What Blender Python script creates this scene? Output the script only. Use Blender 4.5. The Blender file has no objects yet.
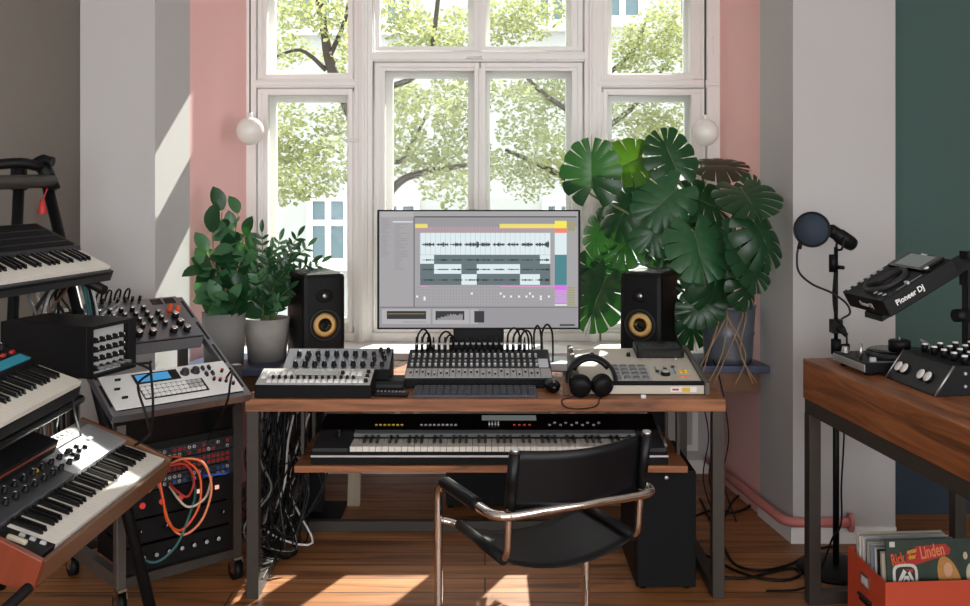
import bpy, bmesh, math, random
from mathutils import Vector, Matrix, Euler
random.seed(7)
C = bpy.context.scene.collection
PI = math.pi
F = 1027.0; EYE = 1.61
def PX(px, Y): return (px - 485) * Y / F
def PZ(py, Y): return EYE - (py - 170) * Y / F
def P(px, py, Y): return Vector((PX(px, Y), Y, PZ(py, Y)))
def srgb(r, g, b):
    def f(v):
        v /= 255
        return v / 12.92 if v <= .04045 else ((v + .055) / 1.055) ** 2.4
    return (f(r), f(g), f(b), 1)

# ---------------------------------------------------------------- materials
def pm(name, col, rough=.5, metal=0, var=.06, scale=12, bump=0, spec=.5, stretch=None, coat=0):
    m = bpy.data.materials.new(name); m.use_nodes = True
    nt = m.node_tree; N = nt.nodes; L = nt.links
    b = N['Principled BSDF']
    b.inputs['Roughness'].default_value = rough; b.inputs['Metallic'].default_value = metal
    b.inputs['Specular IOR Level'].default_value = spec
    b.inputs['Coat Weight'].default_value = coat
    tc = N.new('ShaderNodeTexCoord'); mp = N.new('ShaderNodeMapping'); nz = N.new('ShaderNodeTexNoise')
    nz.inputs['Scale'].default_value = scale; nz.inputs['Detail'].default_value = 4
    if stretch: mp.inputs['Scale'].default_value = stretch
    L.new(tc.outputs['Object'], mp.inputs['Vector']); L.new(mp.outputs['Vector'], nz.inputs['Vector'])
    mx = N.new('ShaderNodeMix'); mx.data_type = 'RGBA'
    mx.inputs['A'].default_value = tuple(max(0, c * (1 - var)) for c in col[:3]) + (1,)
    mx.inputs['B'].default_value = tuple(min(1, c * (1 + var)) for c in col[:3]) + (1,)
    L.new(nz.outputs['Fac'], mx.inputs['Factor']); L.new(mx.outputs['Result'], b.inputs['Base Color'])
    if bump:
        bp = N.new('ShaderNodeBump'); bp.inputs['Strength'].default_value = bump; bp.inputs['Distance'].default_value = .004
        L.new(nz.outputs['Fac'], bp.inputs['Height']); L.new(bp.outputs['Normal'], b.inputs['Normal'])
    return m
def emis(name, col, s=1.0):
    m = bpy.data.materials.new(name); m.use_nodes = True
    b = m.node_tree.nodes['Principled BSDF']
    b.inputs['Base Color'].default_value = (.01, .01, .01, 1); b.inputs['Roughness'].default_value = .6
    b.inputs['Emission Color'].default_value = col; b.inputs['Emission Strength'].default_value = s
    return m
def wood(name, c1, c2, c3, axis='X', scale=1.0, rough=.45, plank=None):
    """grain along axis; plank = (length, width) lays boards with dark joints"""
    m = bpy.data.materials.new(name); m.use_nodes = True
    nt = m.node_tree; N = nt.nodes; L = nt.links; b = N['Principled BSDF']
    b.inputs['Roughness'].default_value = rough
    tc = N.new('ShaderNodeTexCoord'); mp = N.new('ShaderNodeMapping')
    s = [14 * scale] * 3; s['XYZ'.index(axis)] = 1.1 * scale
    mp.inputs['Scale'].default_value = s
    L.new(tc.outputs['Object'], mp.inputs['Vector'])
    n1 = N.new('ShaderNodeTexNoise'); n1.inputs['Scale'].default_value = 1.3; n1.inputs['Detail'].default_value = 7; n1.inputs['Distortion'].default_value = 1.2
    L.new(mp.outputs['Vector'], n1.inputs['Vector'])
    cr = N.new('ShaderNodeValToRGB'); e = cr.color_ramp.elements
    e[0].position = .3; e[0].color = c1; e[1].position = .72; e[1].color = c3
    k = cr.color_ramp.elements.new(.5); k.color = c2
    L.new(n1.outputs['Fac'], cr.inputs['Fac'])
    out = cr.outputs['Color']
    # knots
    vo = N.new('ShaderNodeTexVoronoi'); vo.inputs['Scale'].default_value = 1.0
    mp2 = N.new('ShaderNodeMapping'); s2 = [5.5] * 3; s2['XYZ'.index(axis)] = 2.2; mp2.inputs['Scale'].default_value = s2
    L.new(tc.outputs['Object'], mp2.inputs['Vector']); L.new(mp2.outputs['Vector'], vo.inputs['Vector'])
    kr = N.new('ShaderNodeValToRGB'); kr.color_ramp.elements[0].position = .03; kr.color_ramp.elements[0].color = (.25, .2, .18, 1)
    kr.color_ramp.elements[1].position = .1; kr.color_ramp.elements[1].color = (1, 1, 1, 1)
    L.new(vo.outputs['Distance'], kr.inputs['Fac'])
    mk = N.new('ShaderNodeMix'); mk.data_type = 'RGBA'; mk.blend_type = 'MULTIPLY'; mk.inputs['Factor'].default_value = .8
    L.new(out, mk.inputs['A']); L.new(kr.outputs['Color'], mk.inputs['B']); out = mk.outputs['Result']
    if plank:
        br = N.new('ShaderNodeTexBrick'); br.inputs['Scale'].default_value = 1
        br.inputs['Brick Width'].default_value = plank[0]; br.inputs['Row Height'].default_value = plank[1]
        br.inputs['Mortar Size'].default_value = .004; br.inputs['Mortar Smooth'].default_value = .3
        br.inputs['Color1'].default_value = (.70, .68, .66, 1); br.inputs['Color2'].default_value = (1.14, 1.12, 1.08, 1); br.inputs['Mortar'].default_value = (.16, .13, .12, 1)
        br.offset = .37
        L.new(tc.outputs['Object'], br.inputs['Vector'])
        mb = N.new('ShaderNodeMix'); mb.data_type = 'RGBA'; mb.blend_type = 'MULTIPLY'; mb.inputs['Factor'].default_value = 1
        L.new(out, mb.inputs['A']); L.new(br.outputs['Color'], mb.inputs['B']); out = mb.outputs['Result']
    L.new(out, b.inputs['Base Color'])
    bp = N.new('ShaderNodeBump'); bp.inputs['Strength'].default_value = .15; bp.inputs['Distance'].default_value = .003
    L.new(n1.outputs['Fac'], bp.inputs['Height']); L.new(bp.outputs['Normal'], b.inputs['Normal'])
    return m
def leafm(name, col, trans, rough=.35, var=.25, mixf=.25):
    m = pm(name, col, rough, 0, var, 9, spec=.35)
    nt = m.node_tree; N = nt.nodes; L = nt.links
    b = N['Principled BSDF']; o = N['Material Output']
    t = N.new('ShaderNodeBsdfTranslucent'); t.inputs['Color'].default_value = trans
    mx = N.new('ShaderNodeMixShader'); mx.inputs['Fac'].default_value = mixf
    L.new(b.outputs['BSDF'], mx.inputs[1]); L.new(t.outputs['BSDF'], mx.inputs[2]); L.new(mx.outputs['Shader'], o.inputs['Surface'])
    return m
def glassm(name):
    m = bpy.data.materials.new(name); m.use_nodes = True
    nt = m.node_tree; N = nt.nodes; L = nt.links; o = N['Material Output']
    tr = N.new('ShaderNodeBsdfTransparent'); gl = N.new('ShaderNodeBsdfGlossy'); gl.inputs['Roughness'].default_value = .01
    tr.inputs['Color'].default_value = (.97, .98, .97, 1)
    fr = N.new('ShaderNodeFresnel'); fr.inputs['IOR'].default_value = 1.14
    mx = N.new('ShaderNodeMixShader')
    L.new(fr.outputs['Fac'], mx.inputs['Fac']); L.new(tr.outputs['BSDF'], mx.inputs[1]); L.new(gl.outputs['BSDF'], mx.inputs[2])
    L.new(mx.outputs['Shader'], o.inputs['Surface'])
    return m
M = {}
def S(k, *a, **kw): M[k] = pm(k, *a, **kw)
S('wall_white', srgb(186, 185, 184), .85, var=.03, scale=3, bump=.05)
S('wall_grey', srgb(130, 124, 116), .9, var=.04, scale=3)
S('wall_pink', srgb(240, 192, 187), .85, var=.03, scale=3)
S('wall_teal', srgb(73, 98, 93), .85, var=.05, scale=3)
S('wall_navy', srgb(46, 62, 76), .85, var=.05, scale=3)
S('ceiling_white', srgb(225, 222, 218), .9, var=.02)
S('frame_white', srgb(240, 238, 235), .45, var=.02, scale=5)
S('pipe_pink', srgb(208, 128, 122), .4)
S('black', srgb(14, 14, 16), .5, spec=.22)
S('black_gloss', srgb(12, 12, 14), .2, spec=.3)
S('black_soft', srgb(14, 15, 17), .7, spec=.2)
S('key_white', srgb(226, 222, 212), .3, var=.02)
S('key_black', srgb(16, 16, 17), .25)
S('dark_grey', srgb(42, 43, 46), .5, spec=.3)
S('mid_grey', srgb(105, 106, 108), .5)
S('light_grey', srgb(176, 177, 176), .45)
S('silver', srgb(190, 190, 190), .35, 1.0, stretch=(1, 30, 1))
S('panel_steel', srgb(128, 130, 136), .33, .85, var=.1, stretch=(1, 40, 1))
S('chrome', srgb(225, 220, 214), .08, 1.0, var=.01)
S('steel_dark', srgb(64, 59, 54), .5, .35, var=.2, scale=8)
S('steel_grey', srgb(112, 108, 102), .42, .6, var=.15, scale=8)
S('white_plastic', srgb(228, 228, 226), .4, var=.02)
S('kb_grey', srgb(62, 68, 80), .5)
S('beige', srgb(198, 192, 178), .55, var=.03)
S('beige_dark', srgb(84, 80, 72), .5)
S('concrete', srgb(152, 149, 144), .8, var=.28, scale=14, bump=.15)
S('concrete_dark', srgb(128, 127, 126), .75, var=.14, scale=10, bump=.1)
S('zinc', srgb(112, 118, 128), .42, .4, var=.25, scale=14)
S('soil', srgb(42, 32, 25), .95, var=.4, scale=60, bump=.5)
S('blue_board', srgb(62, 72, 98), .4, var=.06)
S('leather', srgb(9, 10, 14), .4, spec=.28, var=.15, scale=40, bump=.08)
S('woofer_tan', srgb(206, 168, 102), .5, var=.05)
S('rubber', srgb(12, 12, 13), .6, spec=.2)
S('panel_sunlit', srgb(214, 216, 220), .4, .55, var=.08, stretch=(1, 40, 1))  # brushed panel with the sun's gleam put into a whiter colour
S('opal', srgb(232, 228, 222), .25, var=.01)
S('red', srgb(176, 40, 34), .5)
S('red_box', srgb(196, 76, 48), .5, var=.05)
S('orange', srgb(226, 84, 34), .45)
S('salmon', srgb(228, 132, 92), .45)
S('yellow', srgb(222, 176, 52), .45)
S('teal_cable', srgb(38, 92, 92), .45)
S('cyan', srgb(40, 150, 176), .5)
S('blue', srgb(40, 90, 190), .45)
S('cheek_red', srgb(128, 58, 36), .35, var=.3, scale=4, stretch=(1, 12, 1))
S('cheek_brown', srgb(110, 74, 50), .4, var=.25, scale=4, stretch=(1, 1, 12))
S('bark', srgb(62, 54, 48), .9, var=.3, scale=30, bump=.4)
S('stem_green', srgb(96, 112, 66), .5, var=.15)
S('stem_brown', srgb(150, 122, 92), .6, var=.2)
S('house_white', srgb(180, 180, 177), .9, var=.02)
S('house_glass', srgb(96, 116, 124), .12)
S('asphalt', srgb(150, 148, 144), .9)
S('sleeve_white', srgb(206, 204, 196), .55, var=.08)
S('sleeve_blue', srgb(120, 132, 150), .5, var=.1)
S('sleeve_black', srgb(30, 30, 32), .4)
S('sleeve_cream', srgb(196, 184, 160), .55, var=.1)
S('cover_green', srgb(36, 58, 46), .35, var=.6, scale=26)
S('skin', srgb(206, 158, 126), .6, var=.1)
S('hair_blond', srgb(186, 132, 66), .6, var=.3, scale=60)
S('lcd_dark', srgb(34, 36, 34), .2)
S('lcd_grey', srgb(150, 152, 148), .25)
S('paper', srgb(214, 220, 226), .7)
S('mesh_blue', srgb(40, 52, 66), .8)
S('leaf_dried', srgb(190, 160, 120), .7)
M['wood_floor'] = wood('wood_floor', srgb(112, 69, 39), srgb(162, 106, 62), srgb(186, 130, 82), 'X', 1.0, .45, plank=(2.6, .135))
M['wood_desk'] = wood('wood_desk', srgb(92, 56, 33), srgb(146, 92, 56), srgb(172, 116, 76), 'X', 1.6, .45)
M['wood_table'] = wood('wood_table', srgb(76, 44, 24), srgb(130, 78, 44), srgb(160, 102, 60), 'Y', 1.5, .42, plank=None)
M['wood_pale'] = wood('wood_pale', srgb(140, 124, 104), srgb(160, 144, 122), srgb(170, 156, 136), 'Z', 1, .6)
M['leaf_dark'] = leafm('leaf_dark', srgb(30, 68, 40), srgb(60, 120, 40), .3, .3, .12)
M['leaf_mid'] = leafm('leaf_mid', srgb(72, 116, 80), srgb(90, 150, 50), .3, .25, .15)
M['leaf_monstera'] = leafm('leaf_monstera', srgb(46, 88, 56), srgb(70, 130, 50), .32, .35, .12)
M['leaf_backlit'] = leafm('leaf_backlit', srgb(60, 100, 32), srgb(84, 130, 26), .35, .2, .35)  # light coming through the leaf put into a yellower green
M['leaf_brown'] = leafm('leaf_brown', srgb(58, 56, 42), srgb(90, 70, 40), .4, .3, .15)
M['leaf_tree'] = leafm('leaf_tree', srgb(142, 147, 104), srgb(172, 176, 118), .7, .4, .4)
M['glass'] = glassm('glass')
M['led_red'] = emis('led_red', (1, .05, .03, 1), .5)
M['led_warm'] = emis('led_warm', (1, .55, .4, 1), 1.0)
M['lcd_blue'] = emis('lcd_blue', srgb(60, 150, 205), .9)
M['lcd_pale'] = emis('lcd_pale', srgb(120, 126, 122), .6)
for k, c in dict(grey=(164, 161, 164), grey2=(150, 148, 152), grey3=(176, 174, 176), dark=(60, 58, 62), pale=(222, 237, 240), slate=(92, 110, 114), teal=(60, 128, 136), ink=(20, 26, 34), yellow=(238, 222, 112), yellow2=(246, 234, 70), salmon=(240, 130, 100), pink=(214, 150, 200), purple=(216, 110, 226), lilac=(206, 150, 226), olive=(158, 152, 110), white=(240, 240, 244), amber=(150, 110, 40), rose=(182, 152, 158)).items():
    M['ui_' + k] = emis('ui_' + k, srgb(*c), .95)

# ---------------------------------------------------------------- mesh builder
class MB:
    def __init__(s): s.v = []; s.f = []; s.m = []; s.s = []; s.mats = []; s.cur = 0
    def use(s, key):
        if key not in s.mats: s.mats.append(key)
        s.cur = s.mats.index(key); return s
    def add(s, vs, fs, smooth=False):
        n = len(s.v); s.v += [Vector(v) for v in vs]
        for f in fs: s.f.append(tuple(i + n for i in f)); s.m.append(s.cur); s.s.append(smooth)
        return s
    def box(s, x0, x1, y0, y1, z0, z1, R=None):
        vs = [(x, y, z) for x in (x0, x1) for y in (y0, y1) for z in (z0, z1)]
        if R is not None: vs = [R @ Vector(v) for v in vs]
        return s.add(vs, [(0, 1, 3, 2), (4, 6, 7, 5), (0, 4, 5, 1), (2, 3, 7, 6), (0, 2, 6, 4), (1, 5, 7, 3)])
    def cbox(s, c, d, R=None):
        return s.box(c[0] - d[0] / 2, c[0] + d[0] / 2, c[1] - d[1] / 2, c[1] + d[1] / 2, c[2] - d[2] / 2, c[2] + d[2] / 2, R)
    def prism(s, poly, a, b, axis='z'):
        def mk(p, t):
            if axis == 'z': return (p[0], p[1], t)
            if axis == 'x': return (t, p[0], p[1])
            return (p[0], t, p[1])
        n = len(poly); vs = [mk(p, a) for p in poly] + [mk(p, b) for p in poly]
        return s.add(vs, [tuple(range(n))[::-1], tuple(range(n, 2 * n))] + [(i, (i + 1) % n, n + (i + 1) % n, n + i) for i in range(n)])
    def tube(s, pts, r, n=8, closed=False, caps=True):
        pts = [Vector(p) for p in pts]; k = len(pts)
        rad = r if isinstance(r, (list, tuple)) else [r] * k
        up = None; rings = []
        for i, p in enumerate(pts):
            a = pts[(i - 1) % k] if (closed or i > 0) else p
            b = pts[(i + 1) % k] if (closed or i < k - 1) else p
            t = (b - a)
            if t.length < 1e-9: t = Vector((0, 0, 1))
            t.normalize()
            if up is None:
                up = Vector((0, 0, 1)) if abs(t.z) < .9 else Vector((1, 0, 0))
            up = (up - t * up.dot(t))
            if up.length < 1e-6: up = t.orthogonal()
            up.normalize(); sd = t.cross(up)
            rings.append([p + (up * math.cos(2 * PI * j / n) + sd * math.sin(2 * PI * j / n)) * rad[i] for j in range(n)])
        vs = [v for rg in rings for v in rg]; fs = []
        for i in range(k if closed else k - 1):
            a = i * n; b = ((i + 1) % k) * n
            for j in range(n): fs.append((a + j, a + (j + 1) % n, b + (j + 1) % n, b + j))
        base = len(s.v); s.add(vs, fs, True)
        if caps and not closed:
            s.f.append(tuple(base + j for j in range(n))[::-1]); s.m.append(s.cur); s.s.append(False)
            s.f.append(tuple(base + (k - 1) * n + j for j in range(n))); s.m.append(s.cur); s.s.append(False)
        return s
    def cyl(s, p0, p1, r0, r1=None, n=16):
        return s.tube([p0, p1], [r0, r0 if r1 is None else r1], n)
    def lathe(s, prof, n=24, R=None, smooth=True):
        """profile (r, z) about z, optional matrix"""
        R = R or Matrix()
        vs = [R @ Vector((r * math.cos(2 * PI * j / n), r * math.sin(2 * PI * j / n), z)) for r, z in prof for j in range(n)]
        fs = []
        for i in range(len(prof) - 1):
            for j in range(n): fs.append((i * n + j, i * n + (j + 1) % n, (i + 1) * n + (j + 1) % n, (i + 1) * n + j))
        if prof[0][0] > 1e-6: fs.append(tuple(range(n))[::-1])
        if prof[-1][0] > 1e-6: fs.append(tuple((len(prof) - 1) * n + j for j in range(n)))
        b = len(s.v); s.add(vs, fs, smooth)
        return s
    def sphere(s, c, r, n=20, sc=(1, 1, 1)):
        c = Vector(c)
        pr = [(max(1e-5, math.sin(PI * i / 12)), -math.cos(PI * i / 12)) for i in range(13)]
        R = Matrix.Translation(c) @ Matrix.Diagonal((r * sc[0], r * sc[1], r * sc[2], 1))
        return s.lathe(pr, n, R)
    def ring(s, X0, X1, Z0, Z1, x0, x1, z0, z1, y0, y1):
        s.box(X0, x0, y0, y1, Z0, Z1); s.box(x1, X1, y0, y1, Z0, Z1)
        s.box(x0, x1, y0, y1, Z0, z0); s.box(x0, x1, y0, y1, z1, Z1); return s
    def mesh(s, name):
        me = bpy.data.meshes.new(name); me.from_pydata([tuple(v) for v in s.v], [], s.f)
        for k in s.mats: me.materials.append(M[k])
        me.polygons.foreach_set('material_index', s.m); me.polygons.foreach_set('use_smooth', s.s)
        bm = bmesh.new(); bm.from_mesh(me); bmesh.ops.recalc_face_normals(bm, faces=bm.faces); bm.to_mesh(me); bm.free()
        me.update(); return me
def put(name, me, parent=None, loc=(0, 0, 0), rot=(0, 0, 0), mtx=None, bevel=0):
    o = bpy.data.objects.new(name, me); C.objects.link(o)
    if parent: o.parent = parent
    if mtx is not None: o.matrix_basis = mtx
    else: o.location = loc; o.rotation_euler = rot
    if bevel:
        b = o.modifiers.new('bevel', 'BEVEL'); b.width = bevel; b.segments = 2; b.limit_method = 'ANGLE'; b.harden_normals = False
    return o
def part(name, mb, parent=None, **k): return put(name, mb.mesh(name), parent, **k)
def tag(o, label, cat, group=None, kind=None):
    o['label'] = label; o['category'] = cat
    if group: o['group'] = group
    if kind: o['kind'] = kind
    return o
def thing(name, label, cat, loc=(0, 0, 0), rotz=0, group=None, mtx=None):
    o = bpy.data.objects.new(name, None); C.objects.link(o); o.empty_display_size = .05
    if mtx is not None: o.matrix_basis = mtx
    else: o.location = loc; o.rotation_euler = (0, 0, rotz)
    return tag(o, label, cat, group)
def struct(name, mb_or_me, parent=None, **k):
    o = part(name, mb_or_me, parent, **k)
    if not parent: o['kind'] = 'structure'
    return o
def frame_mtx(loc, x, y, z=None):
    x = Vector(x).normalized(); y = Vector(y); y = (y - x * y.dot(x)).normalized(); z = x.cross(y)
    m = Matrix((x, y, z)).transposed().to_4x4(); m.translation = Vector(loc); return m
def text(name, s, size, mat, parent, mtx, sx=1, align='CENTER'):
    cu = bpy.data.curves.new(name, 'FONT'); cu.body = s; cu.size = size; cu.align_x = align; cu.align_y = 'CENTER'
    cu.extrude = .0004; cu.resolution_u = 3; cu.offset = size * .02
    cu.materials.append(M[mat])
    tmp = bpy.data.objects.new('lettering', cu); C.objects.link(tmp); dg = bpy.context.evaluated_depsgraph_get()
    me = bpy.data.meshes.new_from_object(tmp.evaluated_get(dg)); bpy.data.objects.remove(tmp)
    return put(name, me, parent, mtx=mtx @ Matrix.Diagonal((sx, 1, 1, 1)))
def smoothpath(pts, n=8):
    pts = [Vector(p) for p in pts]; out = []
    for i in range(len(pts) - 1):
        p0 = pts[max(i - 1, 0)]; p1 = pts[i]; p2 = pts[i + 1]; p3 = pts[min(i + 2, len(pts) - 1)]
        for j in range(n):
            t = j / n
            out.append(.5 * ((2 * p1) + (p2 - p0) * t + (2 * p0 - 5 * p1 + 4 * p2 - p3) * t * t + (3 * p1 - p0 - 3 * p2 + p3) * t ** 3))
    out.append(pts[-1]); return out
def bend(pts, r, n=6):
    """polyline with rounded corners"""
    pts = [Vector(p) for p in pts]; out = [pts[0]]
    for i in range(1, len(pts) - 1):
        a, b, c = pts[i - 1], pts[i], pts[i + 1]
        d1 = (a - b).normalized(); d2 = (c - b).normalized(); rr = min(r, (a - b).length * .49, (c - b).length * .49)
        p, q = b + d1 * rr, b + d2 * rr
        for j in range(n + 1):
            t = j / n; out.append(p * (1 - t) ** 2 + b * 2 * t * (1 - t) + q * t * t)
    out.append(pts[-1]); return out
_kc = {}
def knob_me(r, h, body='black', cap=None, pointer='white_plastic'):
    k = (r, h, body, cap, pointer)
    if k in _kc: return _kc[k]
    m = MB().use(body)
    m.lathe([(r * 1.08, 0), (r * 1.08, h * .2), (r * .92, h * .3), (r * .84, h * .9), (r * .74, h)] if not cap else [(r, 0), (r * .95, h * .8), (r * .9, h * .82)], 14)
    if cap: m.use(cap).lathe([(r * .9, h * .82), (r * .82, h), (1e-5, h)], 14)
    if pointer: m.use(pointer).box(-r * .1, r * .1, r * .2, r * .85, h * .9, h * 1.06)
    _kc[k] = m.mesh('knob'); return _kc[k]
_bc = {}
def block_me(w, d, h, mat, top=None):
    k = (w, d, h, mat, top)
    if k in _bc: return _bc[k]
    m = MB().use(mat); t = min(w, d) * .12
    vs = [(-w / 2, -d / 2, 0), (w / 2, -d / 2, 0), (w / 2, d / 2, 0), (-w / 2, d / 2, 0), (-w / 2 + t, -d / 2 + t, h), (w / 2 - t, -d / 2 + t, h), (w / 2 - t, d / 2 - t, h), (-w / 2 + t, d / 2 - t, h)]
    m.add(vs, [(3, 2, 1, 0), (0, 1, 5, 4), (1, 2, 6, 5), (2, 3, 7, 6), (3, 0, 4, 7)])
    m.use(top or mat).add(vs[4:], [(0, 1, 2, 3)])
    _bc[k] = m.mesh('block'); return _bc[k]
class Slope:
    """wedge housed device: local x across, y back; controls placed on its sloping top"""
    def __init__(s, root, w, d, h0, h1):
        s.root, s.w, s.d, s.h0, s.h1 = root, w, d, h0, h1; s.a = math.atan2(h1 - h0, d)
    def put(s, name, me, u, v, off=0, rz=0):
        y = v * math.cos(s.a); z = s.h0 + v * math.sin(s.a)
        return put(name, me, s.root, mtx=Matrix.Translation((u, y - off * math.sin(s.a), z + off * math.cos(s.a))) @ Matrix.Rotation(s.a, 4, 'X') @ Matrix.Rotation(rz, 4, 'Z'))
    def mtx(s, u, v, off=0): return Matrix.Translation((u, v * math.cos(s.a) - off * math.sin(s.a), s.h0 + v * math.sin(s.a) + off * math.cos(s.a))) @ Matrix.Rotation(s.a, 4, 'X')
    def body(s, mat, name='housing', base=0, bevel=.003):
        m = MB().use(mat); m.prism([(0, base), (s.d, base), (s.d, s.h1), (0, s.h0)], -s.w / 2, s.w / 2, 'x')
        return part(name, m, s.root, bevel=bevel)
    def panel(s, mat, name='control_panel', u0=None, u1=None, v0=.004, v1=None, t=.002):
        L = s.d / math.cos(s.a)
        m = MB().use(mat); m.box(u0 if u0 is not None else -s.w / 2 + .004, u1 if u1 is not None else s.w / 2 - .004, v0, v1 or L - .004, 0, t)
        return put(name, m.mesh(name), s.root, mtx=s.mtx(0, 0))
def keys(root, start, nw, x0, pitch, y0, z0, lw=.14, lb=.09, mtx=None, h=.012):
    """white_key and black_key parts, x along the keyboard, y0 front edge, top of whites at z0"""
    mw = MB().use('key_white'); g = pitch * .04
    mw.box(g, pitch - g, 0, lw, -h * 1.6, 0); mw = mw.mesh('white_key')
    b = MB().use('key_black'); w = pitch * .5
    vs = [(-w / 2, 0, -.002), (w / 2, 0, -.002), (w / 2, lb, -.002), (-w / 2, lb, -.002), (-w * .4, .008, h), (w * .4, .008, h), (w * .4, lb, h), (-w * .4, lb, h)]
    b.add(vs, [(3, 2, 1, 0), (0, 1, 5, 4), (1, 2, 6, 5), (2, 3, 7, 6), (3, 0, 4, 7), (4, 5, 6, 7)]); b = b.mesh('black_key')
    T = mtx or Matrix()
    order = 'CDEFGAB'; i0 = order.index(start)
    for i in range(nw):
        put('white_key', mw, root, mtx=T @ Matrix.Translation((x0 + i * pitch, y0, z0)))
        if order[(i0 + i) % 7] in 'CDFGA' and i < nw - 1:
            put('black_key', b, root, mtx=T @ Matrix.Translation((x0 + (i + 1) * pitch, y0 + lw - lb, z0)))

# ================================================================ room shell
YP = 4.435; YS = 4.79; YW = 5.35
XL, XR = -1.425, 1.33
XL2, XR2 = -1.376, 1.283
WL, WR = PX(249, YW), PX(718, YW)
HC = 3.35; YB = -3.0; XS = 3.0
ZSILL = .722; ZHEAD = 2.71
struct('floor', MB().use('wood_floor').box(-XS, XS, YB, 5.6, -.06, 0))
struct('ceiling', MB().use('ceiling_white').box(-XS - .1, XS + .1, YB - .1, 5.62, HC, HC + .1))
def wallbox(name, *b, mat='wall_white'): return struct(name, MB().use(mat).box(*b))
# piers either side of the bay
struct('wall_pier_left', MB().use('wall_white').prism([(-1.748, YP), (XL, YP), (XL2, YS), (-1.62, YS + .2), (-1.748, 5.6)], 0, HC))
struct('wall_pier_right', MB().use('wall_white').prism([(XR, YP), (1.772, YP), (1.772, 5.6), (1.6, YS + .2), (XR2, YS)], 0, HC))
# pink splayed reveals
struct('wall_splay_left', MB().use('wall_pink').prism([(XL2, YS), (WL, YW), (WL, 5.6), (-1.74, 5.6), (-1.618, YS + .2)], 0, HC))
struct('wall_splay_right', MB().use('wall_pink').prism([(XR2, YS), (1.598, YS + .2), (1.76, 5.6), (WR, 5.6), (WR, YW)], 0, HC))
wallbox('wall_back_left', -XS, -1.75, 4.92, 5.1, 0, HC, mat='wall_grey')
mb = MB().use('wall_teal').box(1.774, XS, 4.80, 5.1, .66, HC); struct('wall_back_right', mb)
mb = MB().use('wall_navy').box(1.774, XS, 4.80, 5.1, 0, .66); struct('wall_lower_right', mb)  # lower part of the right back wall, coloured navy
mb = MB().use('wall_white').box(WL + .002, WR - .002, 5.46, 5.6, 0, ZSILL - .03)
mb.use('frame_white')
for x0, x1 in ((-1.15, -.45), (-.38, .38), (.45, 1.13)): mb.ring(x0, x1, .12, .62, x0 + .03, x1 - .03, .15, .59, 5.448, 5.46)
struct('wall_under_window', mb)
wallbox('wall_over_window', WL + .002, WR - .002, YW, 5.6, ZHEAD, HC)
wallbox('wall_left', -XS - .1, -XS, YB, 5.1, 0, HC)
# right wall and rear wall get added openings, out of view, for fill light
mb = MB().use('wall_white')
mb.box(XS, XS + .1, YB, 5.1, 0, .6); mb.box(XS, XS + .1, YB, 5.1, 2.9, HC); mb.box(XS, XS + .1, 1.2, 5.1, .6, 2.9); mb.box(XS, XS + .1, YB, -2.2, .6, 2.9)
struct('wall_right', mb)
mb = MB().use('wall_white')
mb.box(-XS, XS, YB - .1, YB, 0, .6); mb.box(-XS, XS, YB - .1, YB, 2.9, HC); mb.box(-XS, -2.2, YB - .1, YB, .6, 2.9); mb.box(2.2, XS, YB - .1, YB, .6, 2.9)
struct('wall_rear', mb)
# baseboards, pipe
struct('baseboard_right', MB().use('frame_white').prism([(XR - .012, YP), (XR, YP), (XR2, YS), (XR2 - .012, YS)], 0, .07))
struct('baseboard_front', MB().use('frame_white').box(XR - .012, 1.772, YP - .012, YP, 0, .07))
struct('baseboard_window', MB().use('frame_white').box(WL + .01, WR - .01, 5.445, 5.46, 0, .07))
pipe = MB().use('pipe_pink').tube(bend([(1.56, YP - .035, .1), (XR - .04, YP - .035, .1), (XR2 - .05, YS, .1), (WR - .05, YW, .1)], .07), .021, 12)
pipe.lathe([(.04, 0), (.04, .012), (.03, .016)], 16, Matrix.Translation((1.56, YP - .035, .1)) @ Matrix.Rotation(PI / 2, 4, 'Y'))
tag(part('heating_pipe', pipe), 'pink painted heating pipe running low around the right pier', 'pipe')

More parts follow.
